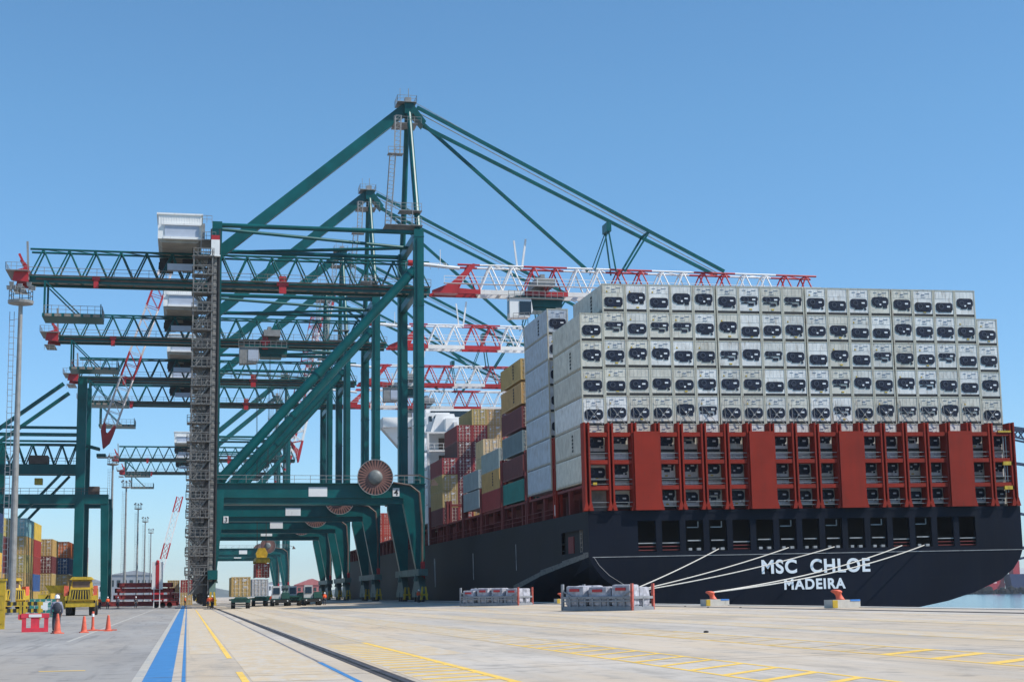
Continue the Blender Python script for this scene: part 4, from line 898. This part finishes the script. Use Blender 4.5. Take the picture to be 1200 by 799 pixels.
# ------------------------------------------------------------------ yard containers
def yard(xr, y, cols, nm, L=12.19, bottom=0, top=None):
    hz = (top or 2.6*len(cols))/len(cols)
    for i, c in enumerate(reversed(cols)):
        k = len(cols)-1-i
        o = dry((xr-CW, y, bottom+i*hz), c, '%s container in the %s yard stack, %s from the top' % (c, nm, ORD[k]), 'containers stacked in the yard', L, rods=True); o.scale.z = hz/2.6
random.seed(5)
yard(-24.5, 206, ['navy','dark green','yellow','tan','red'], 'leftmost', top=13.0)
yard(-26.4, 232, ['tan','brown red','brown red','tan','red'], 'second', top=13.5)
yard(-24.8, 252, ['pale teal','tan','tan','tan','tan'], 'third, behind the tall mast,', top=14.2)
yard(-25.2, 270, ['yellow','red','red','blue','tan'], 'fourth', top=14.4)
yard(-23.4, 284, ['tan','brown red','tan','yellow'], 'fifth, low', top=12.1)
yard(-22.2, 306, ['orange','navy','tan','brown red'], 'sixth', top=12.4)
yard(-20.3, 322, ['red','tan','red','red'], 'seventh, beyond the portal crane,', top=12.1)
for i, (yy, X, cs, nm, tp) in enumerate(((206,-27.1,['navy','dark green','yellow','tan','red'],'far left outer',13),(252,-27.35,['teal green','tan','brown red','tan','red'],'inner third',14.2),(284,-25.95,['tan','brown red','tan','red'],'inner fifth',12.1))):
    yard(X, yy, cs, nm, top=tp)
yard(1.1, 330, ['red','tan'], 'right hand, by the crane stairs,', L=6.06); yard(-1.6, 333, ['tan','red'], 'lone tan topped', L=6.06)
o = dry((-13.5, 142, .0), 'green' if 'green' in PAL else 'teal green', 'low dark green skip container with a white label behind the guard rail', 'green skip', 6.06)
o.scale = (.9, .4, .62)
m = MB(); m.box(.9,1.7,-.05,0,1.0,2.1); m.build('label_sheet', M['white'], o)

# ------------------------------------------------------------------ yellow machines
def wheel(parent, x, y, z, r, wd, hub='yellow'):
    m = MB(); m.lathe([(r*.55,-wd/2),(r*.93,-wd/2),(r,-wd*.35),(r,wd*.35),(r*.93,wd/2),(r*.55,wd/2)], 20, (x,y,z), 'x'); t = m.build('wheel', M['rubber'], parent)
    m = MB(); m.lathe([(.05,-wd*.42),(r*.55,-wd*.42),(r*.55,wd*.42),(.05,wd*.42)], 14, (x,y,z), 'x'); m.build('rim', M[hub], t)
def yellow_loader(loc, rz, label):
    r = empty('container_handler', loc, (0,0,rz), label, 'handler', 'yellow container handlers in the yard')
    m = MB(); m.box(-1.3,1.3,.3,6.5,.9,1.5); m.prism([(-1.2,1.5),(1.2,1.5),(1.05,2.6),(-1.05,2.6)],'y',0,2.4); m.box(-1.45,1.45,-.15,.2,.85,1.2); m.build('body', M['yellow'], r)
    g = MB(); [g.beam((-.85+.28*k,-.04,1.6),(-.7+.24*k,-.04,2.45),.09,.06) for k in range(7)]; g.box(-.95,.95,-.06,0,1.5,1.58); g.build('grille', M['yellow'], r)
    g = MB(); g.box(-.9,.9,-.02,0,1.56,2.5); g.build('grille_back', M['blackpaint'], r)
    m = MB(); m.hexa([(-1.1,.9,2.6),(1.1,.9,2.6),(1.1,3,2.6),(-1.1,3,2.6)], [(-.95,1.1,3.5),(.95,1.1,3.5),(.95,2.9,3.5),(-.95,2.9,3.5)]); cb = m.build('cabin', M['yellow'], r)
    m = MB(); m.prism([(-1.2,3.5),(1.2,3.5),(.9,3.78),(-.9,3.78)],'y',.7,3.3); m.build('roof', M['yellow'], cb)
    m = MB(); m.box(-.85,.85,.93,1.0,2.75,3.35); m.build('window', M['brown'], cb)
    for s in (-1,1):
        wheel(r, s*1.15, .9, .75, .75, .6); wheel(r, s*1.15, 5.2, .75, .75, .6)
        m = MB(); m.box(s*1.45-.2,s*1.45+.2,.2,1.0,1.9,2.9); m.build('lamp_box', M['orange'], r)
        m = MB(); m.prism([(s*1.3-.25,1.5),(s*1.3+.25,1.5),(s*1.35+.25,2.0),(s*1.3-.25,1.9)],'y',.1,1.8); m.build('mudguard', M['yellow'], r)
        m = MB(); m.beam((s*1.7,.3,1.0),(s*1.7,.3,2.6),.1); m.build('mirror_post', M['yellow'], r)
    return r
yl = yellow_loader((-9.8,151,0), R(0), 'yellow container handler with slatted grille facing the camera, right of the person')
yl.scale = (.92,.92,.96)
l2 = yellow_loader((-17.4,168,0), R(35), 'yellow container handler half hidden behind the tall light mast')
# yellow tipping hopper between
r = empty('yellow_hopper', (-12.0,152,0), (0,0,0), 'yellow steel hopper on a low frame beside the container handler', 'hopper'); r.scale = (.66,1,.92)
m = MB(); m.hexa([(-1.0,0,2.3),(.7,0,2.3),(.7,1.6,2.3),(-1.0,1.6,2.3)], [(-1.7,-.3,3.1),(1.3,-.3,3.1),(1.3,1.9,3.1),(-1.7,1.9,3.1)]); m.build('hopper_bin', M['yellow'], r)
m = MB(); m.box(-2.6,2.0,0,2,.7,1.15); m.box(-2.6,-1.2,0,2,1.15,2.2); m.box(.4,1.9,0,2,1.15,2.2); [m.box(x,x+.25,y,y+.25,0,.7) for x in (-2.5,1.7) for y in (0,1.7)]; m.beam((-1,.1,2.3),(-2.2,.1,1.1),.2); m.beam((.7,.1,2.3),(1.8,.1,1.1),.2); m.build('frame', M['yellow'], r)

# guard rails, post, barrier, cones
def guard(x, y, L, label):
    r = empty('guard_rail', (x,y,0), (0,0,0), label, 'guard rail', 'striped guard rails in the yard')
    for z in (.72, 1.25):
        m = MB(); m.box(-L/2,L/2,-.06,.06,z-.14,z+.14); b = m.build('rail', M['yellow'], r)
        m = MB(); [m.box(-L/2+.44*k+.06,-L/2+.44*k+.3,-.085,.085,z-.145,z+.145) for k in range(int(L/.44))]; m.build('stripes', M['blackpaint'], b)
    for s in (-.35,.35):
        m = MB(); m.box(s*L-.09,s*L+.09,-.09,.09,0,1.4); m.build('post', M['yellow'], r)
guard(-13.15,125,1.75,'black and yellow striped guard rail left of the tall mast'); guard(-11.7,125,1.6,'black and yellow striped guard rail right of the tall mast')
r = empty('barrier_post', (-9.75,88,0), (0,0,0), 'tall yellow barrier post cut by the left edge of the picture', 'post')
m = MB(); m.box(-.75,.1,-.15,.15,0,2.6); m.box(-.8,.16,-.2,.2,2.6,2.7); [m.box(-.7,.02,-.17,.17,.3+.75*k,.34+.75*k) for k in range(3)]; m.build('post', M['yellow'], r)
m = MB(); m.box(-.5,-.2,-.19,.19,.2,2.5); m.build('slot', M['brown'], r)
pk = pm('pink_red_plastic', (.6,.035,.06), .6, .15, 4, .4, (.35,.08,.08))
r = empty('plastic_barrier', (-7.25,79.2,0), (0,0,R(4)), 'pinkish red plastic road barrier with two openings beside the person', 'barrier')
m = MB(); m.box(-.62,.62,-.2,.2,0,.2); m.box(-.62,-.42,-.12,.12,.2,.68); m.box(.42,.62,-.12,.12,.2,.68); m.box(-.2,.2,-.12,.12,.2,.68); m.box(-.66,.66,-.14,.14,.68,.9); m.box(-.8,-.6,-.1,.1,.62,.86); m.build('body', pk, r)
m = MB(); m.box(-.3,.3,-.16,-.12,.72,.86); m.build('reflector', M['lampglass'], r)
def cone(x, y, h, label, slim=False):
    r = empty('traffic_cone', (x,y,0), (0,0,random.random()), label, 'cone', 'orange traffic cones')
    m = MB(); b = .19*h/.75; m.box(-b,b,-b,b,0,.05)
    m.lathe([(b*.82,.05),(b*.68,.12),(.055,h-.03),(.035,h)], 16) if not slim else m.lathe([(.1,.05),(.07,.2),(.06,h)],12)
    m.build('body', M['orange'], r, smooth=False)
    if slim: m = MB(); m.lathe([(.066,h*.72),(.066,h*.88)],12); m.build('white_band', M['white'], r)
    else: m = MB(); m.lathe([(b*.68*(1-.62)+.055*.62+.004,.12+(h-.15)*.62),(b*.68*(1-.78)+.055*.78+.004,.12+(h-.15)*.78)],16); m.build('worn_band', M['orange'], r)
cone(-5.85,74.8,.92,'tallest faded orange traffic cone in front of the person'); cone(-4.72,75.8,.78,'wide orange traffic cone left of the slim white banded one'); cone(-3.75,78.6,.78,'red orange traffic cone farthest to the right'); cone(-4.62,81,.95,'slim orange delineator cone with white top band', True)
m = MB().box(-1.0,.7,-.12,.12,0,.06); o = m.build('plank', M['orange']); o.location = (-4.1,79.9,0.0); o.rotation_euler = (0,0,R(6)); tag(o, 'low orange board lying on the ground between the cones', 'board')

# ------------------------------------------------------------------ people
def skinmesh(pts, edges, rad, root=0, sub=1):
    me = bpy.data.meshes.new('figure'); me.from_pydata([tuple(p) for p in pts], edges, []); o = bpy.data.objects.new('figure', me); COL.objects.link(o)
    md = o.modifiers.new('skin', 'SKIN'); md.use_smooth_shade = True; sd = o.modifiers.new('sub', 'SUBSURF'); sd.levels = sub; sd.render_levels = sub
    for i, rr in enumerate(rad):
        d = me.skin_vertices[0].data[i]; d.radius = rr if isinstance(rr, tuple) else (rr, rr); d.use_root = (i == root)
    bpy.context.view_layer.update(); out = bpy.data.meshes.new_from_object(o.evaluated_get(bpy.context.evaluated_depsgraph_get()))
    bpy.data.objects.remove(o); return out
J = {'pel':(0,0,.95),'waist':(0,.01,1.1),'chest':(0,.0,1.32),'neck':(0,0,1.5),'headb':(0,-.03,1.58),'headt':(0,-.03,1.72)}
for s, n_ in ((-1,'l'),(1,'r')):
    J['sh'+n_]=(s*.19,0,1.42); J['el'+n_]=(s*.26,.03,1.14); J['wr'+n_]=(s*.25,-.1,.92); J['pa'+n_]=(s*.25,-.13,.84)
    J['hip'+n_]=(s*.1,0,.9); J['kn'+n_]=(s*.12,-.03,.5); J['an'+n_]=(s*.12,.03,.1); J['to'+n_]=(s*.14,-.15,.04)
def fig(names, edges, rads, root=0, fingers=False):
    pts = [J[k] for k in names]; ed = [(names.index(a), names.index(b)) for a, b in edges]; rad = [rads[k] for k in names]
    if fingers:
        for s, n_ in ((-1,'l'),(1,'r')):
            b0 = names.index('pa'+n_); p = J['pa'+n_]
            for k in range(4):
                q1 = (p[0]-s*.01, p[1]+(-.03+.02*k), p[2]-.05-.004*(1.5-abs(k-1.5))); q2 = (p[0]-s*.025, q1[1]-.006, q1[2]-(.045,.055,.05,.036)[k])
                i = len(pts); pts += [q1, q2]; rad += [.01, .008]; ed += [(b0, i), (i, i+1)]
            i = len(pts); pts += [(p[0]-s*.02, p[1]-.055, p[2]+.02), (p[0]-s*.03, p[1]-.075, p[2]-.03)]; rad += [.012, .009]; ed += [(names.index('wr'+n_), i), (i, i+1)]
    return skinmesh(pts, ed, rad, root)
allj = list(J); E_ = [('pel','waist'),('waist','chest'),('chest','neck'),('neck','headb'),('headb','headt')]
for n_ in 'lr': E_ += [('chest','sh'+n_),('sh'+n_,'el'+n_),('el'+n_,'wr'+n_),('wr'+n_,'pa'+n_),('pel','hip'+n_),('hip'+n_,'kn'+n_),('kn'+n_,'an'+n_),('an'+n_,'to'+n_)]
rb = {'pel':.13,'waist':.13,'chest':(.16,.12),'neck':.055,'headb':.085,'headt':.085}
for n_ in 'lr': rb.update({'sh'+n_:.065,'el'+n_:.045,'wr'+n_:.032,'pa'+n_:.035,'hip'+n_:.09,'kn'+n_:.06,'an'+n_:.045,'to'+n_:.04})
BODY = fig(allj, E_, rb, 0, True)
tj = ['pel','waist','chest','neck','shl','ell','wrl','shr','elr','wrr']; rt = dict(rb); rt.update({'pel':.16,'waist':.16,'chest':(.19,.15),'neck':.08})
for n_ in 'lr': rt.update({'sh'+n_:.085,'el'+n_:.065,'wr'+n_:.05})
TORSO = fig(tj, [e for e in E_ if e[0] in tj and e[1] in tj], rt)
lj = ['pel','hipl','knl','anl','hipr','knr','anr']; rl_ = dict(rb); rl_.update({'pel':.145})
for n_ in 'lr': rl_.update({'hip'+n_:.11,'kn'+n_:.085,'an'+n_:.07})
LEGS = fig(lj, [e for e in E_ if e[0] in lj and e[1] in lj], rl_)
HELM = MB().lathe([(.128,1.66),(.135,1.67),(.118,1.7),(.11,1.76),(.075,1.82),(.01,1.835)],14,(0,-.03,0)).box(-.08,.08,-.2,-.1,1.655,1.67).mesh('helmet')
FACE = MB().sphere((-.035,-.118,1.655),.012,6).sphere((.035,-.118,1.655),.012,6).box(-.03,.03,-.122,-.112,1.585,1.593).mesh('face_features'); NOSE = MB().prism([(-.118,1.655),(-.145,1.615),(-.118,1.612)],'x',-.012,.012).mesh('nose')
def person(x, y, rz, label, top, leg_='trousers', helm='helmetw', pack=False, s=1.0, lean=0):
    r = empty('person', (x,y,gz(x)), (lean,0,rz), label, 'person', 'people working on the quay'); r.scale = (s,s,s)
    for nm, me, m in (('body',BODY,M['skin']),('jacket',TORSO,M[top]),('trousers',LEGS,M[leg_]),('helmet',HELM,M[helm]),('eyes',FACE,M['blackpaint']),('nose',NOSE,M['skin'])):
        o = bpy.data.objects.new(nm, me); COL.objects.link(o); o.parent = r
        if not me.materials: me.materials.append(None)
        o.material_slots[0].link = 'OBJECT'; o.material_slots[0].material = m
    for k, sx in enumerate((-1,1)):
        m = MB(); m.sphere((sx*.13,-.06,.05),.1,10,.6,1.5,.5); m.build('boot', M['blackpaint'], r)
    if pack:
        m = MB(); m.sphere((.03,.22,1.22),.2,12,1,.7,1.35); m.build('backpack', M['trousers'], r)
person(-6.05,76.6,R(195),'person in grey blue jacket and white helmet, standing with a backpack beside the barrier','jacket',pack=True,s=.98,lean=R(-3))
for x, y, rz, nm, top in ((-7.7,246,20,'worker in dark clothes standing in front of the stacked red trailers','trousers'),(-10.6,252,-30,'worker in pale shirt standing before the left of the red trailers','bag'),(-12.6,236,160,'worker in an orange vest at the left beside the yellow handler','vest'),(-.3,270,100,'worker in an orange vest standing on the blue line','vest'),(3.0,224,-40,'worker in an orange vest at the foot of the crane lift','vest'),(12.3,232,15,'worker in an orange vest between the trucks under the crane','vest'),(19.6,226,200,'worker in an orange vest at the right of the trucks','vest'),(25.5,300,0,'worker in an orange vest between the water side crane legs','vest'),(-13.4,243,60,'worker in an orange vest at the left end of the red trailers','vest'),(-11.6,240,200,'worker in an orange vest beside the parked red trailers, second from their left end','vest'),(3.4,217,200,'worker in an orange vest by the rail in front of the crane lift','vest'),(31.6,214,30,'worker in an orange vest at the water side leg of the nearest crane','vest')):
    person(x, y, R(rz), nm, top)

# ------------------------------------------------------------------ red stacked trailers, board, trucks
def flat(z, x0, x1, y, wheels, label):
    r = empty('flatbed_trailer', (x0, y, z), (0,0,0), label, 'trailer', 'dark red flatbed trailers, stacked'); L = x1-x0
    m = MB()
    for yy in (0, 2.3): m.box(0,L,yy,yy+.2,.32,.95)
    m.box(0,.25,0,2.5,.4,1.03); m.box(L-.25,L,0,2.5,.4,1.03)
    for k in range(int(L/1.2)+1): m.box(1.2*k,1.2*k+.14,0,2.5,.55,.85)
    m.box(0,L,-.05,2.55,.95,1.03); [m.box(1.9*k+.3,1.9*k+1.0,-.1,-.02,.58,.9) for k in range(int(L/1.9))]; m.build('bed', M['redflat'], r)
    if wheels:
        for k in (0,1,2):
            for yy in (.2, 2.1):
                a = MB(); a.lathe([(.1,-.2),(.42,-.2),(.46,0),(.42,.2),(.1,.2)],14,(L-1.3-1.05*k,yy,.46),'y'); a.build('wheel', M['rubber'], r)
        m = MB(); m.box(1,1.2,.3,.5,0,.5); m.box(1,1.2,2,2.2,0,.5); m.build('landing_leg', M['steelgrey'], r)
    else:
        m = MB(); [m.box(x,x+.25,yy,yy+.25,.0,.5) for x in (.4,L-.8) for yy in (.1,2.1)]; m.build('stanchion', M['redflat'], r)
    return r
flat(0,-14.6,-1.4,253,True,'lowest dark red flatbed trailer standing on its wheels')
flat(1.04,-11.4,-2.0,253,False,'dark red flatbed frame, second of the pile'); flat(2.08,-11.2,-1.9,253,False,'dark red flatbed frame, third of the pile'); flat(2.93,-10.8,-2.2,253,False,'topmost dark red flatbed frame of the pile')
r = empty('crane_cab_panel', (-4.6,250.5,0), (0,0,0), 'upright white board with a red vertical stripe standing before the red trailers', 'board')
m = MB(); m.box(-.85,.85,-.1,.1,2.9,7.2); m.build('board', M['white'], r)
m = MB(); m.box(-.27,.27,-.13,-.1,2.95,7.0); m.lathe([(.27,7.0),(.27,7.3),(.1,7.5)],12); m.build('red_stripe', M['boomred'], r)
m = MB(); [m.box(x-.07,x+.07,-.07,.07,0,2.9) for x in (-.5,.4)]; m.build('post', M['white'], r)
def tractor(x, y, label, cabcol='white'):
    r = empty('terminal_tractor', (x,y,gz(x)), (0,0,0), label, 'truck', 'terminal tractors under the cranes')
    m = MB(); m.box(-1.25,1.25,.1,5.2,.75,1.1); m.box(.1,1.25,0,1.8,1.1,1.75); m.prism([(.1,1.75),(1.25,1.75),(1.1,1.95),(.25,1.95)],'y',0,1.7); m.build('chassis', M['green'], r)
    m = MB(); m.box(-1.3,1.3,-.15,.1,.5,.95); m.build('bumper', M['blackpaint'], r)
    m = MB(); m.hexa([(-1.25,.2,1.1),(0,.2,1.1),(0,1.9,1.1),(-1.25,1.9,1.1)],[(-1.2,.4,2.9),(-.05,.4,2.9),(-.05,1.8,2.9),(-1.2,1.8,2.9)]); c = m.build('cabin', M['cabgrey'], r)
    m = MB(); m.hexa([(-1.1,.19,1.75),(-.15,.19,1.75),(-.15,.24,1.75),(-1.1,.24,1.75)],[(-1.08,.33,2.65),(-.17,.33,2.65),(-.17,.38,2.65),(-1.08,.38,2.65)]); m.build('windscreen', M['glass'], c)
    for s in (-1,1):
        wheel(r, s*1.05, .9, .5, .5, .35, 'steelgrey'); wheel(r, s*1.0, 4.2, .5, .5, .6, 'steelgrey')
        m = MB(); m.lathe([(.1,-.2),(.1,-.16)],10,(s*.95,0,.78),'y'); m.build('headlight', M['lampglass'], r)
    return r
def trailer(x, y, label, L=12.4):
    r = empty('container_trailer', (x,y,gz(x)), (0,0,0), label, 'trailer', 'container trailers under the cranes')
    m = MB(); m.box(-1.2,1.2,0,L,1.0,1.25); m.box(-1.25,1.25,-.1,.15,.8,1.3); m.prism([(-1,1.25),(1,1.25),(.7,1.5),(-.7,1.5)],'y',-.3,0); m.build('chassis', M['green'], r)
    for k in (0,1):
        for s in (-1,1): wheel(r, s*.95, 1.0+1.15*k, .5, .5, .5, 'steelgrey')
    m = MB(); m.box(-1.2,1.2,-.15,-.1,.45,.6); m.build('rear_bar', M['blackpaint'], r)
trailer(6.9,205,'container trailer carrying the tan container under the nearest crane'); dry((6.9-1.22,205.2,gz(6.9)+1.52),'tan','tan container with its doors facing the camera on a trailer under the crane','containers on trailers')
trailer(10.9,238,'container trailer with a white container, right of the tan one'); dry((10.9-1.22,238.2,gz(10.9)+1.52),'white','white container on the second trailer under the crane','containers on trailers')
tractor(13.3,226,'terminal tractor with white cab, left one of the three under the crane'); tractor(16.3,236,'terminal tractor with white cab, behind the other two'); tractor(17.6,222,'terminal tractor with white cab, nearest at the right under the crane')
trailer(13.0,246,'empty dark container trailer parked behind the left white cab'); trailer(19.3,240,'empty dark container trailer parked behind the nearest white cab at the right'); trailer(15.2,228,'empty dark container trailer between the white cabs under the crane')
# hanging container below the second crane
r = empty('container_spreader', (13.6,294,0), (0,0,0), 'yellow spreader hanging under the second crane, holding a red container', 'spreader')
m = MB(); m.box(-1.2,1.2,-6,6,8.1,8.7); m.box(-1.3,1.3,-6.2,-5.6,7.75,8.4); m.box(-1.3,1.3,5.6,6.2,7.75,8.4); m.build('frame', M['yellow'], r)
m = MB(); m.prism([(-.9,8.7),(.9,8.7),(1.1,9.6),(.6,10.6),(-.6,10.6),(-1.1,9.6)],'y',-1.5,1.5); m.build('head_block', M['yellow'], r)
m = MB(); [m.beam((x,yy,10.5),(x*1.6,yy*1.8,BZ-1.7),.07) for x in (-.8,.8) for yy in (-1.2,1.2)]; m.build('hoist_rope', M['dark'], r)
dry((13.6-1.22,294-6.1,5.05),'red','dark red container hanging from the yellow spreader','hanging container')
r = empty('container_spreader', (54,239,0), (0,0,0), 'yellow spreader hanging over the ship on ropes below the nearest crane trolley', 'spreader')
m = MB(); m.box(-1.2,1.2,-6,6,35,35.7); m.prism([(-.9,35.7),(.9,35.7),(1.1,36.6),(.6,37.6),(-.6,37.6),(-1.1,36.6)],'y',-1.5,1.5); m.build('frame', M['yellow'], r)
m = MB(); [m.beam((x,yy,37.5),(x*1.6,yy*1.8,BZ-2.2),.09) for x in (-.8,.8) for yy in (-1.2,1.2)]; m.build('hoist_rope', M['teal'], r)

# ------------------------------------------------------------------ background
r = empty('mobile_crane', (-9.3,520,0), (0,0,0), 'small mobile crane with raised pink and white lattice boom far along the quay', 'crane')
m = MB(); m.box(-2,2,-4,4,.8,2); m.box(-1.8,1.8,-2,3,2,4); m.build('carrier', M['boomred'], r)
for i in range(6):
    mb = MB(); a = Vector((-1+1.25*i,0,4+5.1*i)); b = Vector((-1+1.25*(i+1),0,4+5.1*(i+1)))
    for x in (-.95,.95):
        for yy in (-.6,.6): mb.beam(a+Vector((x,yy,0)),b+Vector((x,yy,0)),.42)
    for k in range(3):
        p=a.lerp(b,k/3); q=a.lerp(b,(k+1)/3); mb.beam(p+Vector((-.6,-.6,0)),q+Vector((.6,-.6,0)),.15); mb.beam(p+Vector((.6,.6,0)),q+Vector((-.6,.6,0)),.15)
    mb.build('boom_section', M['boomred'] if i in (2,5) else M['boomwhite'], r)
for k in (-1,1):
    for yy in (-2.8,0,2.8): wheel(r,k*1.6,yy,.7,.7,.5,'steelgrey')
def building(name, x0, x1, y, d, hh, m_, label, roof=None, rh=1.5, nw=6):
    r = empty(name, (x0,y,0), (0,0,0), label, 'building'); L = x1-x0
    m = MB(); m.box(0,L,0,d,0,hh); m.build('wall', m_, r)
    m = MB(); m.prism([(-.5,hh),(L+.5,hh),(L*.5,hh+rh)],'y',-.5,d+.5); m.build('roof', roof or m_, r)
    for k in range(nw):
        m = MB(); m.box(L*(k+.2)/nw, L*(k+.75)/nw, -.1, 0, hh*.55, hh*.8); m.build('window', M['glass'], r)
building('warehouse', -43, -15, 900, 40, 14.5, M['shed'], 'long grey warehouse far behind the red trailers', None, 2.5, 8)
building('shed', -46, -36, 700, 30, 8.3, M['white'], 'pale shed between the portal crane legs', M['shed'], 2)
building('red_building', 62, 80, 900, 25, 8, M['roofred'], 'faded red building far away between the crane legs', M['roofred'], 3.5)
building('office_block', 44, 52, 860, 20, 9, M['shipwhite'], 'small white office far away left of the red building', M['shed'], 1)
# far shore vessels
def vessel(x, y, L, hh, hullm, housem, label, towers):
    r = empty('moored_vessel', (x,y,-3.5), (0,0,0), label, 'ship', 'vessels on the far shore')
    m = MB(); m.prism([(0,hh),(L,hh),(L-2,0),(3,0)],'y',0,12); m.build('hull', hullm, r)
    for (a,b,z0,z1,mm_) in towers: m = MB(); m.box(a,b,2,10,z0,z1); m.build('deckhouse', mm_, r)
    m = MB(); m.tube((L*.6,6,hh),(L*.6,6,hh+26),.5); m.beam((L*.6,6,hh+14),(L*.6+12,6,hh+20),.6); m.build('mast', M['boomwhite'], r)
vessel(764,1340,70,18.5,M['navyship'],M['boomred'],'navy hulled vessel with a red funnel across the water',[(5,12,18.5,31,M['boomred']),(12,22,18.5,24,M['boomwhite']),(26,50,18.5,28,M['boomwhite'])])
vessel(738,1345,24,10,M['boomred'],M['boomwhite'],'small red and white boat across the water left of the navy vessel',[(4,16,10,16,M['boomwhite']),(16,24,10,21,M['boomred'])])
random.seed(9); m = MB()
for k in range(120):
    x = 560+k*3.6; m.sphere((x,1322+random.uniform(-4,4),-3.5+random.uniform(0,4)),random.uniform(3.0,4.8),6)
tag(m.build('breakwater', M['rock']), 'dark rock breakwater across the water under the far vessels', 'breakwater', None, 'stuff')
# dark crane at the right edge
r = empty('harbour_crane', (252,400,-1), (0,0,0), 'dark blue lattice harbour crane reaching in from the right edge', 'crane')
m = MB()
for x in (0,6):
    for yy in (0,6): m.beam((x,yy,0),(x,yy,46),.8)
for k in range(9):
    z=5*k; m.beam((0,0,z),(6,0,z+5),.4); m.beam((0,0,z),(0,6,z+5),.4); m.beam((0,0,z),(6,0,z),.4); m.beam((0,6,z),(6,6,z+5),.4)
m.build('tower', M['darkblue'], r)
m = MB()
for yy in (1,5):
    m.beam((-36.5,yy,50.5),(0,yy,46),.7); m.beam((-36,yy,48.8),(0,yy,42),.5)
    for k in range(7): m.beam((-36+5*k,yy,50.4-.6*k),(-33.5+5*k,yy,48.2-.95*k),.35); m.beam((-33.5+5*k,yy,48.2-.95*k),(-31+5*k,yy,49.8-.6*k),.35)
m.beam((-36.5,1,50.2),(-36.5,5,50.2),1.2); m.beam((-35,3,49),(-22,3,34),.5); m.beam((-33,3,27),(0,3,20),.7); m.beam((-33,3,40),(0,3,36),.8); m.beam((-33.5,3,38),(-24,3,24),.4); m.beam((-34,3,20),(-24,3,36),.4); m.beam((-32.5,3,14),(0,3,14),.9); m.beam((-33,3,8),(-4,3,14),.6)
m.build('boom', M['darkblue'], r)
m = MB(); m.box(-1,7,-1,7,44,48); m.build('cabin', M['darkblue'], r)
m = MB(); m.box(-3,9,-3,9,-2.5,1); m.build('base', M['darkblue'], r)

# ------------------------------------------------------------------ thin maritime haze
hz = MB().box(-3500, 4500, -120, 7000, -12, 150).build('haze', None); hz['kind'] = 'stuff'
hm_ = bpy.data.materials.new('haze'); hm_.use_nodes = True; nn_ = hm_.node_tree.nodes; nn_.clear()
o_ = nn_.new('ShaderNodeOutputMaterial'); v_ = nn_.new('ShaderNodeVolumePrincipled'); v_.inputs['Density'].default_value = .00008; v_.inputs['Color'].default_value = (.86,.92,1,1); v_.inputs['Anisotropy'].default_value = .2
hm_.node_tree.links.new(v_.outputs[0], o_.inputs['Volume']); hz.data.materials.append(hm_)
